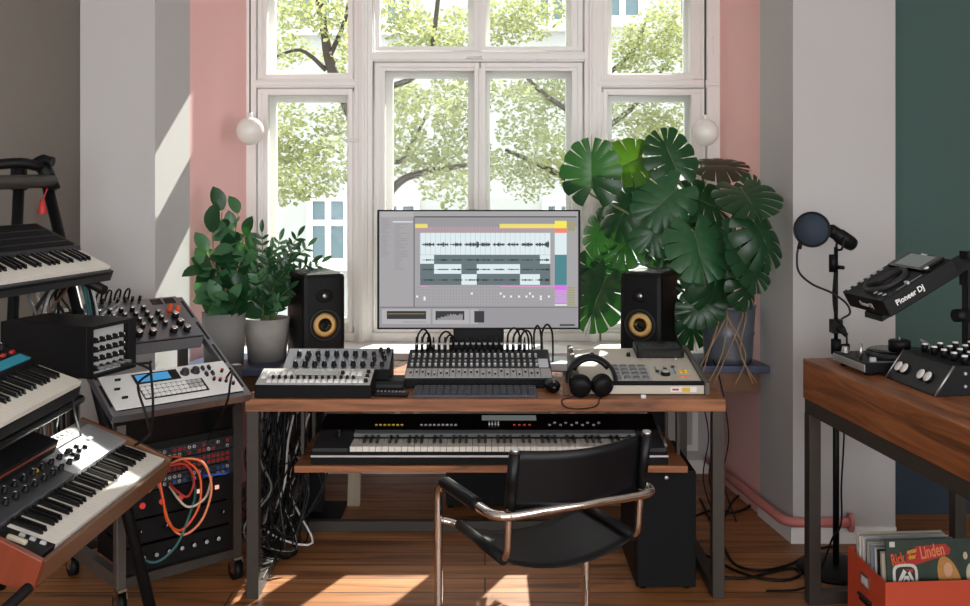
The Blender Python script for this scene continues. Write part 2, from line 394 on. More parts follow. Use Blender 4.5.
# ---------------------------------------------------------------- windows
YO = 5.53
def window(idx, colpx, sashes, transom):
    w = bpy.data.objects.new('window_%d' % idx, None); C.objects.link(w); w['kind'] = 'structure'
    x0, x1 = PX(colpx[0], YW), PX(colpx[1], YW)
    fr = MB().use('frame_white')
    zt0, zt1 = PZ(transom[1], YW), PZ(transom[0], YW)
    fr.box(x0, x1, YW - .02, YW + .07, zt0, zt1)
    fr.box(x0, x1, YW - .035, YW - .02, zt0 + .008, zt1 - .008)
    fr.box(x0, x1, YW - .03, YW + .07, ZHEAD - .06, ZHEAD)
    fr.box(x0, x1, YW - .03, YW + .07, ZSILL, PZ(332, YW))
    part('frame', fr, w, bevel=.004)
    for (a, b, t, u, ga, gb, gt, gu) in sashes:
        X0, X1 = PX(a, YW), PX(b, YW); Z1 = ZHEAD - .06 if t is None else PZ(t, YW); Z0 = PZ(u, YW)
        # inner sash
        iz1 = Z1 - .05 if gt is None else PZ(gt - 7, YW); ix0, ix1 = PX(ga - 8, YW), PX(gb + 6, YW); iz0 = PZ(gu + 5, YW)
        s = MB().use('frame_white')
        s.ring(X0 + .002, X1 - .002, Z0 + .002, Z1 - .002, ix0, ix1, iz0, iz1, YW, YW + .045)
        e = .016
        s.ring(X0 + .006, X1 - .006, Z0 + .006, Z1 - .006, X0 + .028, X1 - .028, Z0 + .028, Z1 - .028, YW - .012, YW)
        s.ring(ix0 - e, ix1 + e, iz0 - e, iz1 + e, ix0, ix1, iz0, iz1, YW - .008, YW)
        so = part('sash', s, w, bevel=.002)
        part('pane', MB().use('glass').box(ix0 - .004, ix1 + .004, YW + .02, YW + .023, iz0 - .004, iz1 + .004), so)
        # box lining and outer sash
        oz1 = Z1 - .06 if gt is None else PZ(gt, YO); ox0, ox1 = PX(ga, YO), PX(gb, YO); oz0 = PZ(gu, YO)
        l = MB().use('frame_white')
        l.ring(X0 - .03, X1 + .03, Z0 - .03, Z1 + .03, X0 + .01, X1 - .01, Z0 + .01, Z1 - .01, YW + .07, YO)
        part('lining', l, w)
        q = MB().use('frame_white')
        q.ring(X0 - .03, X1 + .03, Z0 - .03, Z1 + .03, ox0, ox1, oz0, oz1, YO, YO + .045)
        qo = part('outer_sash', q, w)
        part('pane', MB().use('glass').box(ox0 - .004, ox1 + .004, YO + .02, YO + .023, oz0 - .004, oz1 + .004), qo)
    return w
def handle(w, px, py):
    h = MB().use('frame_white'); c = P(px, py, YW)
    h.cyl((c.x, YW - .002, c.z), (c.x, YW - .04, c.z), .008, .007, 10)
    h.tube([(c.x + .01, YW - .038, c.z), (c.x - .07, YW - .045, c.z - .004)], [.008, .006], 8)
    part('handle', h, w)
def hinge(w, px, py):
    c = P(px, py, YW); part('hinge', MB().use('frame_white').cyl((c.x, YW - .022, c.z - .05), (c.x, YW - .022, c.z + .05), .007, None, 8), w)
w1 = window(1, (249, 357), [(257, 354, None, 80, 275, 348, None, 73), (257, 354, 88, 334, 276, 347, 102, 318)], (80, 88))
w2 = window(2, (371, 586), [(374, 479.8, None, 52, 380, 468, None, 47), (480, 583, None, 52, 490, 566, None, 47), (374, 479.8, 62, 334, 393, 468, 78, 318), (480, 583, 62, 334, 490, 566, 78, 318)], (52, 62))
w3 = window(3, (598, 718), [(602, 706, None, 80, 612, 684, None, 73), (602, 706, 88, 334, 612, 685, 102, 318)], (80, 88))
handle(w1, 358, 140); handle(w2, 480, 58); handle(w3, 610, 141)
for ww, px, py in ((w1, 256, 40), (w2, 371, 26), (w2, 371, 98), (w2, 586, 26), (w2, 586, 98), (w3, 712, 46), (w3, 712, 120), (w2, 371, 280), (w2, 586, 280)): hinge(ww, px, py)
for i, (a, b) in enumerate(((355, 373), (584, 601))):
    m = MB().use('frame_white'); x0, x1 = PX(a, YW), PX(b, YW); xm = (x0 + x1) / 2
    m.box(x0, x1, YW - .03, YO + .04, ZSILL, ZHEAD); m.box(xm - .022, xm + .022, YW - .05, YW - .03, ZSILL, ZHEAD); m.box(xm - .009, xm + .009, YW - .06, YW - .05, ZSILL, ZHEAD)
    struct('trim_%d' % (i + 1), m, bevel=.003)
for i, (a, b) in enumerate(((247, 257), (706, 719))):
    m = MB().use('frame_white'); m.box(PX(a, YW), PX(b, YW), YW - .028, YO + .04, ZSILL, ZHEAD)
    struct('trim_%d' % (i + 3), m, bevel=.003)
struct('trim_5', MB().use('frame_white').prism([(-1.31, 4.98), (1.225, 4.98), (WR - .002, YW), (WR - .002, 5.6), (WL + .002, 5.6), (WL + .002, YW)], ZSILL - .035, ZSILL), bevel=.004)

# ================================================================ outdoors
YF = 14.0
bld = thing('apartment_building', 'pale apartment house across the street behind the trees', 'building', (0, YF, -4))
part('wall', MB().use('house_white').box(-9, 9, 0, 6, 0, 9.4), bld)
part('cornice', MB().use('house_white').box(-9, 9, -.15, 0, 9.0, 9.4), bld)
def hwin(x0, x1, z0, z1):
    z0 += 4; z1 += 4
    m = MB().use('frame_white'); m.ring(x0 - .08, x1 + .08, z0 - .08, z1 + .08, x0, x1, z0, z1, -.06, .02)
    xm = (x0 + x1) / 2; m.box(xm - .04, xm + .04, -.05, 0, z0, z1); zm = z0 + (z1 - z0) * .62; m.box(x0, x1, -.042, -.001, zm - .04, zm + .04)
    m.box(x0 - .12, x1 + .12, -.16, 0, z0 - .16, z0 - .08)
    o = part('window', m, bld)
    part('pane', MB().use('house_glass').box(x0, x1, -.02, -.012, z0, z1), o)
for x0, x1, z0, z1 in ((PX(313, YF), PX(344, YF), PZ(258, YF), PZ(201, YF)), (PX(386, YF), PX(414, YF), PZ(262, YF), PZ(206, YF)), (PX(548, YF), PX(568, YF), PZ(262, YF), PZ(206, YF)), (PX(636, YF), PX(668, YF), PZ(262, YF), PZ(206, YF)),
        (PX(388, YF), PX(410, YF), PZ(24, YF), PZ(-60, YF)), (PX(540, YF), PX(562, YF), PZ(20, YF), PZ(-60, YF)), (PX(606, YF), PX(638, YF), PZ(16, YF), PZ(-60, YF)), (PX(300, YF), PX(330, YF), PZ(24, YF), PZ(-60, YF)), (PX(680, YF), PX(700, YF), PZ(20, YF), PZ(-60, YF))):
    hwin(x0, x1, z0, z1)
struct('ground', MB().use('asphalt').box(-14, 14, 5.7, 20.5, -4.1, -4))
def tree(label, base, branches, clusters, n, seed, mat='leaf_tree', ls=.05):
    R = random.Random(seed)
    t = thing('street_tree', label, 'tree', base, 0, 'trees in the street outside the window')
    b = Vector(base); m = MB().use('bark')
    for pts, r0, r1 in branches:
        pp = smoothpath([Vector(p) - b for p in pts], 5); k = len(pp)
        m.tube(pp, [r0 + (r1 - r0) * i / (k - 1) for i in range(k)], 7)
    part('trunk', m, t)
    f = MB().use(mat)
    tot = sum(c[3] for c in clusters)
    for (cx, cy, cz, wgt, rx, ry, rz) in clusters:
        for _ in range(int(n * wgt / tot)):
            while True:
                q = Vector((R.uniform(-1, 1), R.uniform(-1, 1), R.uniform(-1, 1)))
                if q.length < 1: break
            p = Vector((cx + q.x * rx, cy + q.y * ry, cz + q.z * rz)) - b
            e = Euler((R.uniform(-1.2, 1.2), R.uniform(-.9, .9), R.uniform(0, 6.3))).to_matrix(); s = ls * R.uniform(.6, 1.35)
            f.add([p + e @ Vector(v) * s for v in ((-.5, 0, 0), (-.1, -.36, .05), (.55, 0, 0), (-.1, .36, .05))], [(0, 1, 2, 3)])
    part('foliage', f, t)
RC = random.Random(3)
def cl(pxs, Y, rx, rz, w=1): return [(PX(a, Y), Y + RC.uniform(-.6, .6), PZ(b, Y), w, rx * RC.uniform(.8, 1.2), .5, rz * RC.uniform(.8, 1.2)) for a, b in pxs]
Y1 = 9.6
tree('nearer street tree seen through the left and centre panes', (PX(366, Y1), Y1, -4),
     [([(PX(366, Y1), Y1, -4), P(366, 260, Y1), P(362, 150, Y1), P(332, 70, Y1), P(324, 30, Y1), P(312, -40, Y1)], .08, .03),
      ([P(355, 260, Y1), P(392, 190, Y1), P(425, 172, Y1), P(470, 165, Y1)], .05, .02),
      ([P(362, 160, Y1), P(380, 158, Y1), P(402, 160, Y1), P(425, 118, Y1)], .04, .014),
      ([P(362, 150, Y1), P(380, 95, Y1), P(412, 78, Y1), P(430, 55, Y1), P(440, -20, Y1)], .035, .02),
      ([P(326, 70, Y1), P(300, 50, Y1), P(270, 60, Y1)], .025, .01), ([P(328, 60, Y1), P(345, 20, Y1), P(352, -20, Y1)], .025, .015)],
     cl([(285, 120), (300, 150), (320, 180), (290, 185), (335, 120), (345, 160), (270, 150), (285, 20), (335, 20), (310, 5), (275, 45), (340, 55), (400, 95), (430, 110), (455, 90), (400, 140), (440, 150), (465, 160), (410, 30), (450, 20), (395, 10), (440, 40), (415, 165), (460, 120), (455, 185)], Y1, .3, .2), 10000, 11)
Y2 = 10.8
tree('farther street tree filling the centre right and right panes', (PX(590, Y2), Y2, -4),
     [([(PX(590, Y2), Y2, -4), P(592, 300, Y2), P(586, 160, Y2), P(578, 20, Y2), P(570, -50, Y2)], .11, .04),
      ([P(588, 190, Y2), P(540, 165, Y2), P(505, 150, Y2)], .045, .015), ([P(584, 120, Y2), P(545, 95, Y2), P(520, 70, Y2)], .04, .012),
      ([P(586, 140, Y2), P(630, 110, Y2), P(670, 60, Y2)], .04, .012), ([P(584, 90, Y2), P(630, 55, Y2), P(650, 10, Y2)], .03, .012)],
     cl([(505, 100), (540, 90), (560, 120), (520, 130), (545, 150), (505, 165), (530, 180), (562, 85), (555, 165), (500, 10), (530, 20), (545, 5), (505, 30), (625, 110), (650, 125), (680, 110), (640, 140), (670, 150), (660, 180), (630, 170), (625, 50), (650, 35), (672, 55), (640, 65), (668, 20), (680, 40)], Y2, .34, .22), 10000, 23)
# world and sun
w = bpy.data.worlds.new('world'); bpy.context.scene.world = w; w.use_nodes = True
bg = w.node_tree.nodes['Background']; bg.inputs['Color'].default_value = (.93, .97, 1, 1); bg.inputs['Strength'].default_value = 3.4
sd = bpy.data.lights.new('sun', 'SUN'); sd.energy = 14; sd.angle = .009; sd.color = (1, .95, .88)
so = bpy.data.objects.new('sun', sd); C.objects.link(so)
so.rotation_euler = Vector((-.44, -1, -.80)).to_track_quat('-Z', 'Y').to_euler(); so.location = (6, 14, 9)
def area(name, loc, aim, sx, sy, e, col=(1, .98, .95)):
    d = bpy.data.lights.new(name, 'AREA'); d.shape = 'RECTANGLE'; d.size = sx; d.size_y = sy; d.energy = e; d.color = col
    o = bpy.data.objects.new(name, d); C.objects.link(o); o.location = loc
    o.rotation_euler = (Vector(aim) - Vector(loc)).to_track_quat('-Z', 'Y').to_euler(); return o
area('fill_light_rear', (0, YB - .05, 1.75), (0, 2, 1.75), 4.3, 2.2, 112, (.97, .98, 1))  # added fill lamp behind the camera, brightens surfaces facing it
area('fill_light_side', (XS + .05, -.5, 1.75), (0, -.5, 1.75), 3.3, 2.2, 52, (.97, .98, 1))  # second added fill lamp, out of view in the right wall opening

# camera
cd = bpy.data.cameras.new('camera'); cd.sensor_width = 36; cd.lens = F / 970 * 36; cd.shift_y = -(303 - 170) / 970; cd.clip_start = .05
co = bpy.data.objects.new('camera', cd); C.objects.link(co); co.location = (0, 0, EYE); co.rotation_euler = (PI / 2, 0, 0)
sc = bpy.context.scene; sc.camera = co
sc.view_settings.view_transform = 'Standard'; sc.view_settings.look = 'None'; sc.view_settings.exposure = 0; sc.view_settings.gamma = 1
sc.view_settings.use_curve_mapping = False
sc.cycles.max_bounces = 8; sc.cycles.diffuse_bounces = 5; sc.cycles.transparent_max_bounces = 16
sc.cycles.caustics_reflective = False; sc.cycles.caustics_refractive = False; sc.cycles.sample_clamp_indirect = 6
# ================================================================ desk
ZT = .75
DL, DR, DF, DB = PX(245, 3.85), PX(726, 3.85), 3.85, 4.62
desk = thing('studio_desk', 'long wooden studio desk on dark steel frame legs under the computer screen', 'desk', (0, 0, 0))
part('desktop', MB().use('wood_desk').box(DL, DR, DF, DB, .703, ZT), desk, bevel=.003)
q = .045
for x0 in (DL + .004, DR - .004 - q):
    for y0 in (DF + .004, DB - .004 - q):
        part('leg', MB().use('steel_dark').box(x0, x0 + q, y0, y0 + q, 0, .703), desk, bevel=.002)
    part('floor_rail', MB().use('steel_dark').box(x0, x0 + q, DF + .004 + q, DB - .004 - q, 0, .045), desk, bevel=.002)
part('crossbar', MB().use('steel_dark').box(DL + .004 + q, DR - .004 - q, DB - .05, DB - .01, .0, .045), desk, bevel=.002)
SL, SR = PX(294, 3.86), PX(688, 3.86)
part('keyboard_shelf', MB().use('wood_desk').box(SL, SR, 3.86, 4.36, .472, .497), desk, bevel=.002)
for x0 in (SL + .01, SR - .06):
    for y0 in (4.02, 4.28):
        part('shelf_hanger', MB().use('steel_dark').box(x0 - .012 if x0 < 0 else x0 + .048, x0 if x0 < 0 else x0 + .06, y0, y0 + .03, .497, .703), desk)

# big keyboard on the shelf
kx0, kx1 = PX(311, 3.88), PX(668, 3.88); kw = kx1 - kx0
syn = thing('keyboard_synthesizer', 'long dark keyboard synthesizer on the pull-out shelf under the desktop', 'keyboard', ((kx0 + kx1) / 2, 3.875, .497))
m = MB().use('black_soft').prism([(0, .0), (.34, 0), (.34, .105), (.20, .078), (.03, .05), (0, .045)], -kw / 2, kw / 2, 'x')
part('case', m, syn, bevel=.004)
kb0, kb1 = PX(350, 3.9) - (kx0 + kx1) / 2, PX(640, 3.9) - (kx0 + kx1) / 2
part('front_trim', MB().use('silver').box(-kw / 2, kw / 2, -.004, 0, .030, .037), syn)
for a, b in ((-kw / 2 + .004, kb0 - .005), (kb1 + .005, kw / 2 - .004)):
    m = MB().use('dark_grey').prism([(.004, .046), (.2, .046), (.2, .083), (.004, .062)], a, b, 'x'); part('cheek_block', m, syn, bevel=.003)
keys(syn, 'E', 45, kb0, (kb1 - kb0) / 45, .012, .066, .13, .082)
part('key_strip', MB().use('mid_grey').prism([(.142, .05), (.175, .05), (.175, .088), (.142, .082)], kb0, kb1, 'x'), syn)
T = Matrix.Translation((0, .18, .086)) @ Matrix.Rotation(.18, 4, 'X')
put('control_panel', MB().use('black_gloss').box(-kw / 2 + .01, kw / 2 - .01, 0, .15, -.01, .003).mesh('control_panel'), syn, mtx=T)
put('display', MB().use('lcd_pale').box(-.03, .19, .085, .13, 0, .005).mesh('display'), syn, mtx=T)
R = random.Random(5)
bm_o = block_me(.011, .006, .004, 'orange'); bm_w = block_me(.011, .008, .004, 'light_grey'); bm_y = block_me(.011, .006, .004, 'yellow'); bm_s = block_me(.006, .022, .008, 'white_plastic')
for i in range(7): put('button', bm_y, syn, mtx=T @ Matrix.Translation((-.45 + i * .017, .04, .003)))
for i in range(9): put('button', bm_w, syn, mtx=T @ Matrix.Translation((-.27 + i * .017, .04, .003)))
for i in range(4): put('slider', bm_s, syn, mtx=T @ Matrix.Translation((.0 + i * .012, .05, .003)))
for i in range(4): put('button', bm_o, syn, mtx=T @ Matrix.Translation((.1 + i * .02, .04, .003)))
for i in range(10): put('button', bm_w, syn, mtx=T @ Matrix.Translation((.24 + i * .022, .04 + .02 * (i % 2), .003)))
put('joystick', knob_me(.012, .02), syn, mtx=Matrix.Translation((-kw / 2 + .09, .12, .076)))
part('handle_bar', MB().use('silver').tube([(kw / 2 - .02, .33, .108), (kw / 2 - .004, .2, .088), (kw / 2 - .004, .03, .066)], .006, 8), syn)

# ---------------------------------------------------------------- monitor
YM = 4.47
mon = thing('computer_monitor', 'large flat computer monitor showing grey audio tracks on the desk', 'monitor', (0, YM, ZT))
a, b = P(377, 329.5, YM), P(580.5, 210, YM)
X0, X1, Z0, Z1 = a.x, b.x, a.z - ZT, b.z - ZT
m = MB().use('black'); m.box(X0, X1, .004, .028, Z0, Z1); part('casing', m, mon, bevel=.003)
m = MB().use('black').box(-.139, .083, .04, .062, .012, Z0 + .3); part('neck', m, mon, bevel=.003)
m = MB().use('black').box(-.15, .095, -.02, .10, .0, .012); part('stand_base', m, mon, bevel=.003)
bz = .010
U = lambda x: X0 + bz + (x - 378.5) / (578.5 - 378.5) * (X1 - X0 - 2 * bz)
V = lambda y: Z1 - bz * .6 - (y - 211.5) / (327.5 - 211.5) * (Z1 - Z0 - bz * 1.4)
scr = MB()
lay = [0]
def ui(c, x0, x1, y0, y1, k=1):
    y = .0035 - .00012 * k
    scr.use('ui_' + c).add([(U(x0), y, V(y1)), (U(x1), y, V(y1)), (U(x1), y, V(y0)), (U(x0), y, V(y0))], [(0, 1, 2, 3)])
ui('grey', 378.5, 578.5, 211.5, 327.5, 0)
ui('grey3', 379, 413, 212, 217); ui('grey2', 413, 578, 216.5, 227); ui('dark', 414, 577, 216.4, 217.6, 2); ui('dark', 413, 413.8, 217, 307, 2)
ui('pale', 392, 412, 221.5, 222.5, 2); ui('grey3', 379, 392, 234, 234.6, 2)
for i in range(22):
    ui('grey2', 380.5, 380.5 + R.uniform(4, 9), 219 + i * 1.75, 219.8 + i * 1.75, 2)
for i in range(26):
    ui('grey2', 394, 394 + R.uniform(4, 14), 224 + i * 1.8, 224.8 + i * 1.8, 2)
ui('rose', 414, 556, 228, 231.5, 2)
for i in range(48): ui('grey2', 414 + i * 3, 414.5 + i * 3, 218, 307, 2)
for y in range(287, 307, 3): ui('grey2', 414, 556, y, y + .5, 3)
ui('yellow', 414.5, 427, 224, 228, 3); ui('yellow', 499.5, 556, 224, 228.3, 3); ui('yellow2', 555, 567, 221, 228.3, 4); ui('salmon', 555, 567, 228.3, 233, 4)
ui('pale', 419.5, 550.5, 233, 254.8, 3)
for y0, y1, wh in ((254.8, 264, [(419.5, 433.5), (540, 550.5)]), (264, 274, [(433.5, 461), (476.5, 520)]), (274, 285, [(461, 476.5), (520, 540)])):
    ui('slate', 419.5, 550.5, y0, y1, 3)
    for p, r in wh: ui('pale', p, r, y0 + .2, y1 - .2, 4)
for x in range(420, 550, 5): ui('grey3', x, x + .25, 233, 254.8, 4)
def wave(yc, amp, rr):
    x = 421.0
    while x < 549:
        seg = ((x - 421) % 14.2) / 14.2
        e = max(.12, math.sin(seg * PI) ** .6 * rr.uniform(.2, 1)) * (0 if seg > .88 else 1)
        if abs(x - 477) < 1.2 or x > 545.5: e = rr.uniform(.8, 1.5)
        if e: ui('ink', x, x + .6, yc - amp * e, yc + amp * e, 5)
        x += .62
rr = random.Random(9)
wave(244.6, 2.6, rr); wave(260, 1.0, rr); wave(269.5, .9, rr); wave(280, 1.1, rr)
ui('pale', 555, 567, 233, 254.8, 4); ui('teal', 555, 567, 254.8, 285, 4); ui('purple', 555, 567, 285, 290, 4); ui('pink', 500, 555, 286, 287.2, 4); ui('pink', 420, 428, 286, 287, 4)
for i in range(6): ui('lilac', 555, 567, 290 + i * 2.2, 291.8 + i * 2.2, 4)
ui('white', 555, 567, 304.4, 305.6, 4)
for i in range(8): ui('olive', 568, 575, 287 + i * 2.4, 288.6 + i * 2.4, 4)
ui('olive', 568, 575, 222, 231, 4)
for x, y in ((416.5, 296.5), (424, 297.5), (424, 299.5), (471.5, 293.5), (500.5, 293.5), (504, 296.5), (511, 296.5), (519, 296.5), (526.5, 296.5), (530, 293.5), (533, 296.5), (541, 296.5), (541, 299), (549, 296.5)): ui('white', x - 1, x + 1, y - 1, y + 1, 5)
ui('dark', 379, 578, 306.8, 307.4, 4); ui('grey2', 379, 578, 307.4, 327.5, 1); ui('grey3', 381, 430, 309, 324, 2); ui('grey3', 432, 469, 309, 324, 2); ui('grey3', 470, 478, 309, 324, 2)
ui('ink', 386, 425.5, 311, 319, 3); ui('amber', 387, 424, 313.4, 314.2, 4); ui('ink', 435, 464, 311, 320, 3); ui('ink', 474, 484, 311, 322.5, 3)
for i in range(24): ui('grey2', 436 + i * 1.1, 437 + i * 1.1, 319.5 - min(i, 14) * .3 - R.random() * 2, 320, 4)
for i in range(12): ui('grey2', 402 + i * 2, 403 + i * 2, 321, 323, 3)
ui('dark', 560, 575, 324, 326, 3)
part('screen', scr, mon)

# ---------------------------------------------------------------- speakers
def speaker(label, px, rz):
    t = thing('studio_monitor_speaker', label, 'speaker', (PX(px, 4.80), 4.80, .722), rz, 'pair of monitor speakers')
    w_, d_, h_ = .204, .27, .415
    part('cabinet', MB().use('black').box(-w_ / 2, w_ / 2, -.10, -.10 + d_, 0, h_), t, bevel=.022)
    zc, zw = h_ - .105, h_ - .238
    R_ = Matrix.Translation((0, -.1, zw)) @ Matrix.Rotation(PI / 2, 4, 'X')
    part('woofer_ring', MB().use('dark_grey').lathe([(.072, 0), (.075, .005), (.070, .009), (.062, .004)], 32, R_), t)
    c = part('woofer_cone', MB().use('woofer_tan').lathe([(.058, .005), (.04, .0075), (.02, .001)], 32, R_), t)
    part('surround', MB().use('rubber').lathe([(.066, .004), (.062, .010), (.057, .005)], 32, R_), t)
    part('dust_cap', MB().use('rubber').lathe([(.016, .0015), (.012, .006), (1e-4, .008)], 24, R_), c)
    Rt = Matrix.Translation((0, -.1, zc)) @ Matrix.Rotation(PI / 2, 4, 'X')
    part('tweeter_plate', MB().use('black_soft').lathe([(.042, 0), (.04, .002), (.02, .0025), (.014, .001)], 28, Rt @ Matrix.Diagonal((1, .75, 1, 1))), t)
    part('tweeter_dome', MB().use('silver').lathe([(.014, .001), (.010, .006), (1e-4, .008)], 20, Rt), t)
    part('port', MB().use('black_soft').box(-.06, .06, -.103, -.099, .03, .055), t)
    return t
speaker('black studio speaker with tan cone beside the concrete plant pot', 318, math.radians(27))
speaker('black studio speaker with tan cone under the big split-leaf plant', 647, math.radians(-27))

# ---------------------------------------------------------------- blue window table
for lab, poly, px_, leg in (('blue-topped side table under the two plant pots in the window bay', [(-1.395, 4.575), (-.93, 4.575), (-.93, 4.65), (-.56, 4.65), (-.56, 4.97), (-1.318, 4.97), (-1.362, 4.795)], -.79, -.66),
        ('blue-topped side table under the zinc bucket in the window bay', [(.56, 4.65), (1.292, 4.65), (1.272, 4.795), (1.236, 4.97), (.56, 4.97)], .80, .66)):
    tb = thing('window_table', lab, 'table', (0, 0, 0), 0, 'blue side tables')
    part('tabletop', MB().use('blue_board').prism(poly, .69, .722), tb, bevel=.003)
    xs = [p[0] for p in poly]
    part('apron', MB().use('cheek_brown').box(min(xs) + .05, max(xs) - .05, 4.68, 4.70, .60, .69), tb)
    p = part('pedestal', MB().use('black').box(px_ - .035, px_ + .035, 4.78, 4.85, .016, .69), tb, bevel=.003)
    part('foot_plate', MB().use('black').box(px_ - .125, px_ + .125, 4.70, 4.95, 0, .016), p, bevel=.002)
    sg = 1 if leg > 0 else -1
    part('leg', MB().use('wood_pale').prism([(leg, 0), (leg - sg * .06, 0), (leg - sg * .08, .69), (leg - sg * .02, .69)], 4.92, 4.955, 'y'), tb)

# ---------------------------------------------------------------- plants
def pot(parent, r0, r1, h, mat, ribs=False):
    m = MB().use(mat)
    m.lathe([(r0, 0), (r1, h), (r1 - .012, h), (r1 - .014, h - .04), (1e-4, h - .04)] if not ribs else [(r0, 0), (r0 + .004, .03), (r0 + (r1 - r0) * .45, h * .45), (r0 + (r1 - r0) * .5 + .004, h * .5), (r0 + (r1 - r0) * .55, h * .55), (r1, h - .012), (r1 + .006, h - .006), (r1, h), (r1 - .008, h), (r1 - .01, h - .05), (1e-4, h - .05)], 40)
    p = part('pot', m, parent)
    part('soil', MB().use('soil').lathe([(r1 - .015, h - .035), (r1 * .5, h - .025), (1e-4, h - .022)], 24), parent)
    return p
def oval_leaf(L, W, mat, fold=.15, droop=.2):
    m = MB().use(mat); n = 6; vs = []; fs = []
    for i in range(n + 1):
        t = i / n; w_ = W / 2 * (math.sin(PI * min(1, t * .93 + .05)) ** .75)
        if i == n: w_ = .0005
        for s in (-1, 0, 1): vs.append((s * w_, t * L, abs(s) * w_ * fold * 2 - droop * L * t * t))
    for i in range(n):
        for j in range(2): fs.append((i * 3 + j, i * 3 + j + 1, i * 3 + 4 + j, i * 3 + 3 + j))
    m.add(vs, fs, True); return m
def orient(loc, d, nrm):
    d = Vector(d).normalized(); n = Vector(nrm); n = (n - d * n.dot(d))
    if n.length < 1e-4: n = d.orthogonal()
    n.normalize(); x = d.cross(n)
    mt = Matrix((x, d, n)).transposed().to_4x4(); mt.translation = Vector(loc); return mt
# round-leaved plant in the dull grey pot (behind)
gx, gy, gz = PX(224, 4.70), 4.70, .722
pl = thing('rubber_plant', 'round-leaved bushy plant in the dull grey pot against the pink wall', 'potted plant', (gx, gy, gz))
pot(pl, .088, .099, .238, 'concrete_dark')
oz = Vector((gx, gy, gz))
lm = [oval_leaf(.095, .062, 'leaf_mid').mesh('leaf'), oval_leaf(.115, .072, 'leaf_dark').mesh('leaf'), oval_leaf(.08, .056, 'leaf_mid', .1, .35).mesh('leaf')]
R = random.Random(21)
tips = [(222, 210, 4.72), (238, 213, 4.86), (212, 232, 4.70), (207, 252, 4.68), (206, 266, 4.68), (208, 282, 4.68), (215, 268, 4.74), (225, 240, 4.72), (232, 230, 4.79), (245, 235, 4.79), (252, 250, 4.81), (240, 262, 4.72), (214, 290, 4.74), (228, 285, 4.72), (255, 268, 4.84), (248, 285, 4.76), (206, 300, 4.66), (218, 302, 4.62), (232, 300, 4.62), (244, 298, 4.68)]
for tx, ty, tY in tips:
    e = P(tx, ty, tY); b = Vector((gx + R.uniform(-.04, .04), gy + R.uniform(-.04, .03), gz + .2))
    mid = (b + e) / 2 + Vector((0, 0, .05))
    path = smoothpath([b, mid, e], 6)
    part('stem', MB().use('stem_brown').tube([p - oz for p in path], [.006 - .004 * i / len(path) for i in range(len(path))], 6), pl)
    k = 6
    for i in range(k):
        p = path[max(2, len(path) - 1 - i * 2)]
        an = R.uniform(0, 6.28); d = Vector((math.cos(an), -.35 + .6 * math.sin(an), R.uniform(-.2, .8)))
        if i == 0: d = Vector((R.uniform(-.5, .5), -.2, 1))
        put('leaf', R.choice(lm), pl, mtx=orient(p - oz, d, Vector((R.uniform(-.4, .4), -.9, R.uniform(.2, 1.0)))) @ Matrix.Scale(R.uniform(.8, 1.2), 4))
# feathery plant in front concrete pot
fx, fy, fz = PX(267, 4.82), 4.82, .722
zz = thing('feathery_pot_plant', 'feathery plant with paired pointed leaves in the light concrete pot', 'potted plant', (fx, fy, fz))
pot(zz, .088, .106, .195, 'concrete')
oz = Vector((fx, fy, fz))
R = random.Random(8)
fr_tips = [(262, 232, 4.78, 8), (280, 240, 4.8, 9), (298, 236, 4.86, 10), (308, 246, 4.9, 9), (322, 262, 4.95, 8), (245, 262, 4.74, 8), (268, 258, 4.72, 9), (290, 262, 4.74, 9), (252, 284, 4.74, 7), (306, 276, 4.84, 7), (276, 280, 4.7, 7), (238, 250, 4.8, 8), (290, 288, 4.72, 6), (260, 296, 4.72, 5), (272, 250, 4.76, 9), (256, 272, 4.7, 8), (284, 272, 4.7, 8), (312, 262, 4.86, 8), (266, 300, 4.69, 5), (280, 300, 4.69, 5), (250, 300, 4.7, 5), (294, 250, 4.8, 10)]
for tx, ty, tY, nl in fr_tips:
    e = P(tx, ty, tY); b = Vector((fx + R.uniform(-.035, .035), fy + R.uniform(-.035, .035), fz + .16))
    mid = b * .5 + e * .5 + Vector((b.x - e.x, 0, 0)) * .15 + Vector((0, 0, .03))
    path = smoothpath([b, mid, e], 12); n = len(path)
    m = MB().use('stem_green').tube([p - oz for p in path], [.0055 - .004 * i / n for i in range(n)], 6)
    m.use('leaf_dark' if R.random() < .65 else 'leaf_mid')
    for i in range(nl):
        j = int(n * (.3 + .66 * i / nl)); p = path[min(j, n - 1)]; tan = (path[min(j + 1, n - 1)] - path[max(j - 1, 0)]).normalized()
        sd = tan.cross(Vector((0, -1, .2))).normalized()
        for s in (-1, 1):
            L = R.uniform(.05, .075) * (1 - .3 * i / nl)
            lf = oval_leaf(L, L * .36, 'leaf_dark', .1, .15)
            T = orient(p - oz, sd * s * .85 + tan * .6 + Vector((0, R.uniform(-.3, .1), 0)), Vector((R.uniform(-.3, .3), -1, R.uniform(.1, .6))))
            m.add([T @ v for v in lf.v], lf.f, True)
    T = orient(path[-1] - oz, path[-1] - path[-3], (0, -1, .3)); lf = oval_leaf(.06, .022, 'leaf_dark'); m.add([T @ v for v in lf.v], lf.f, True)
    part('frond', m, zz)
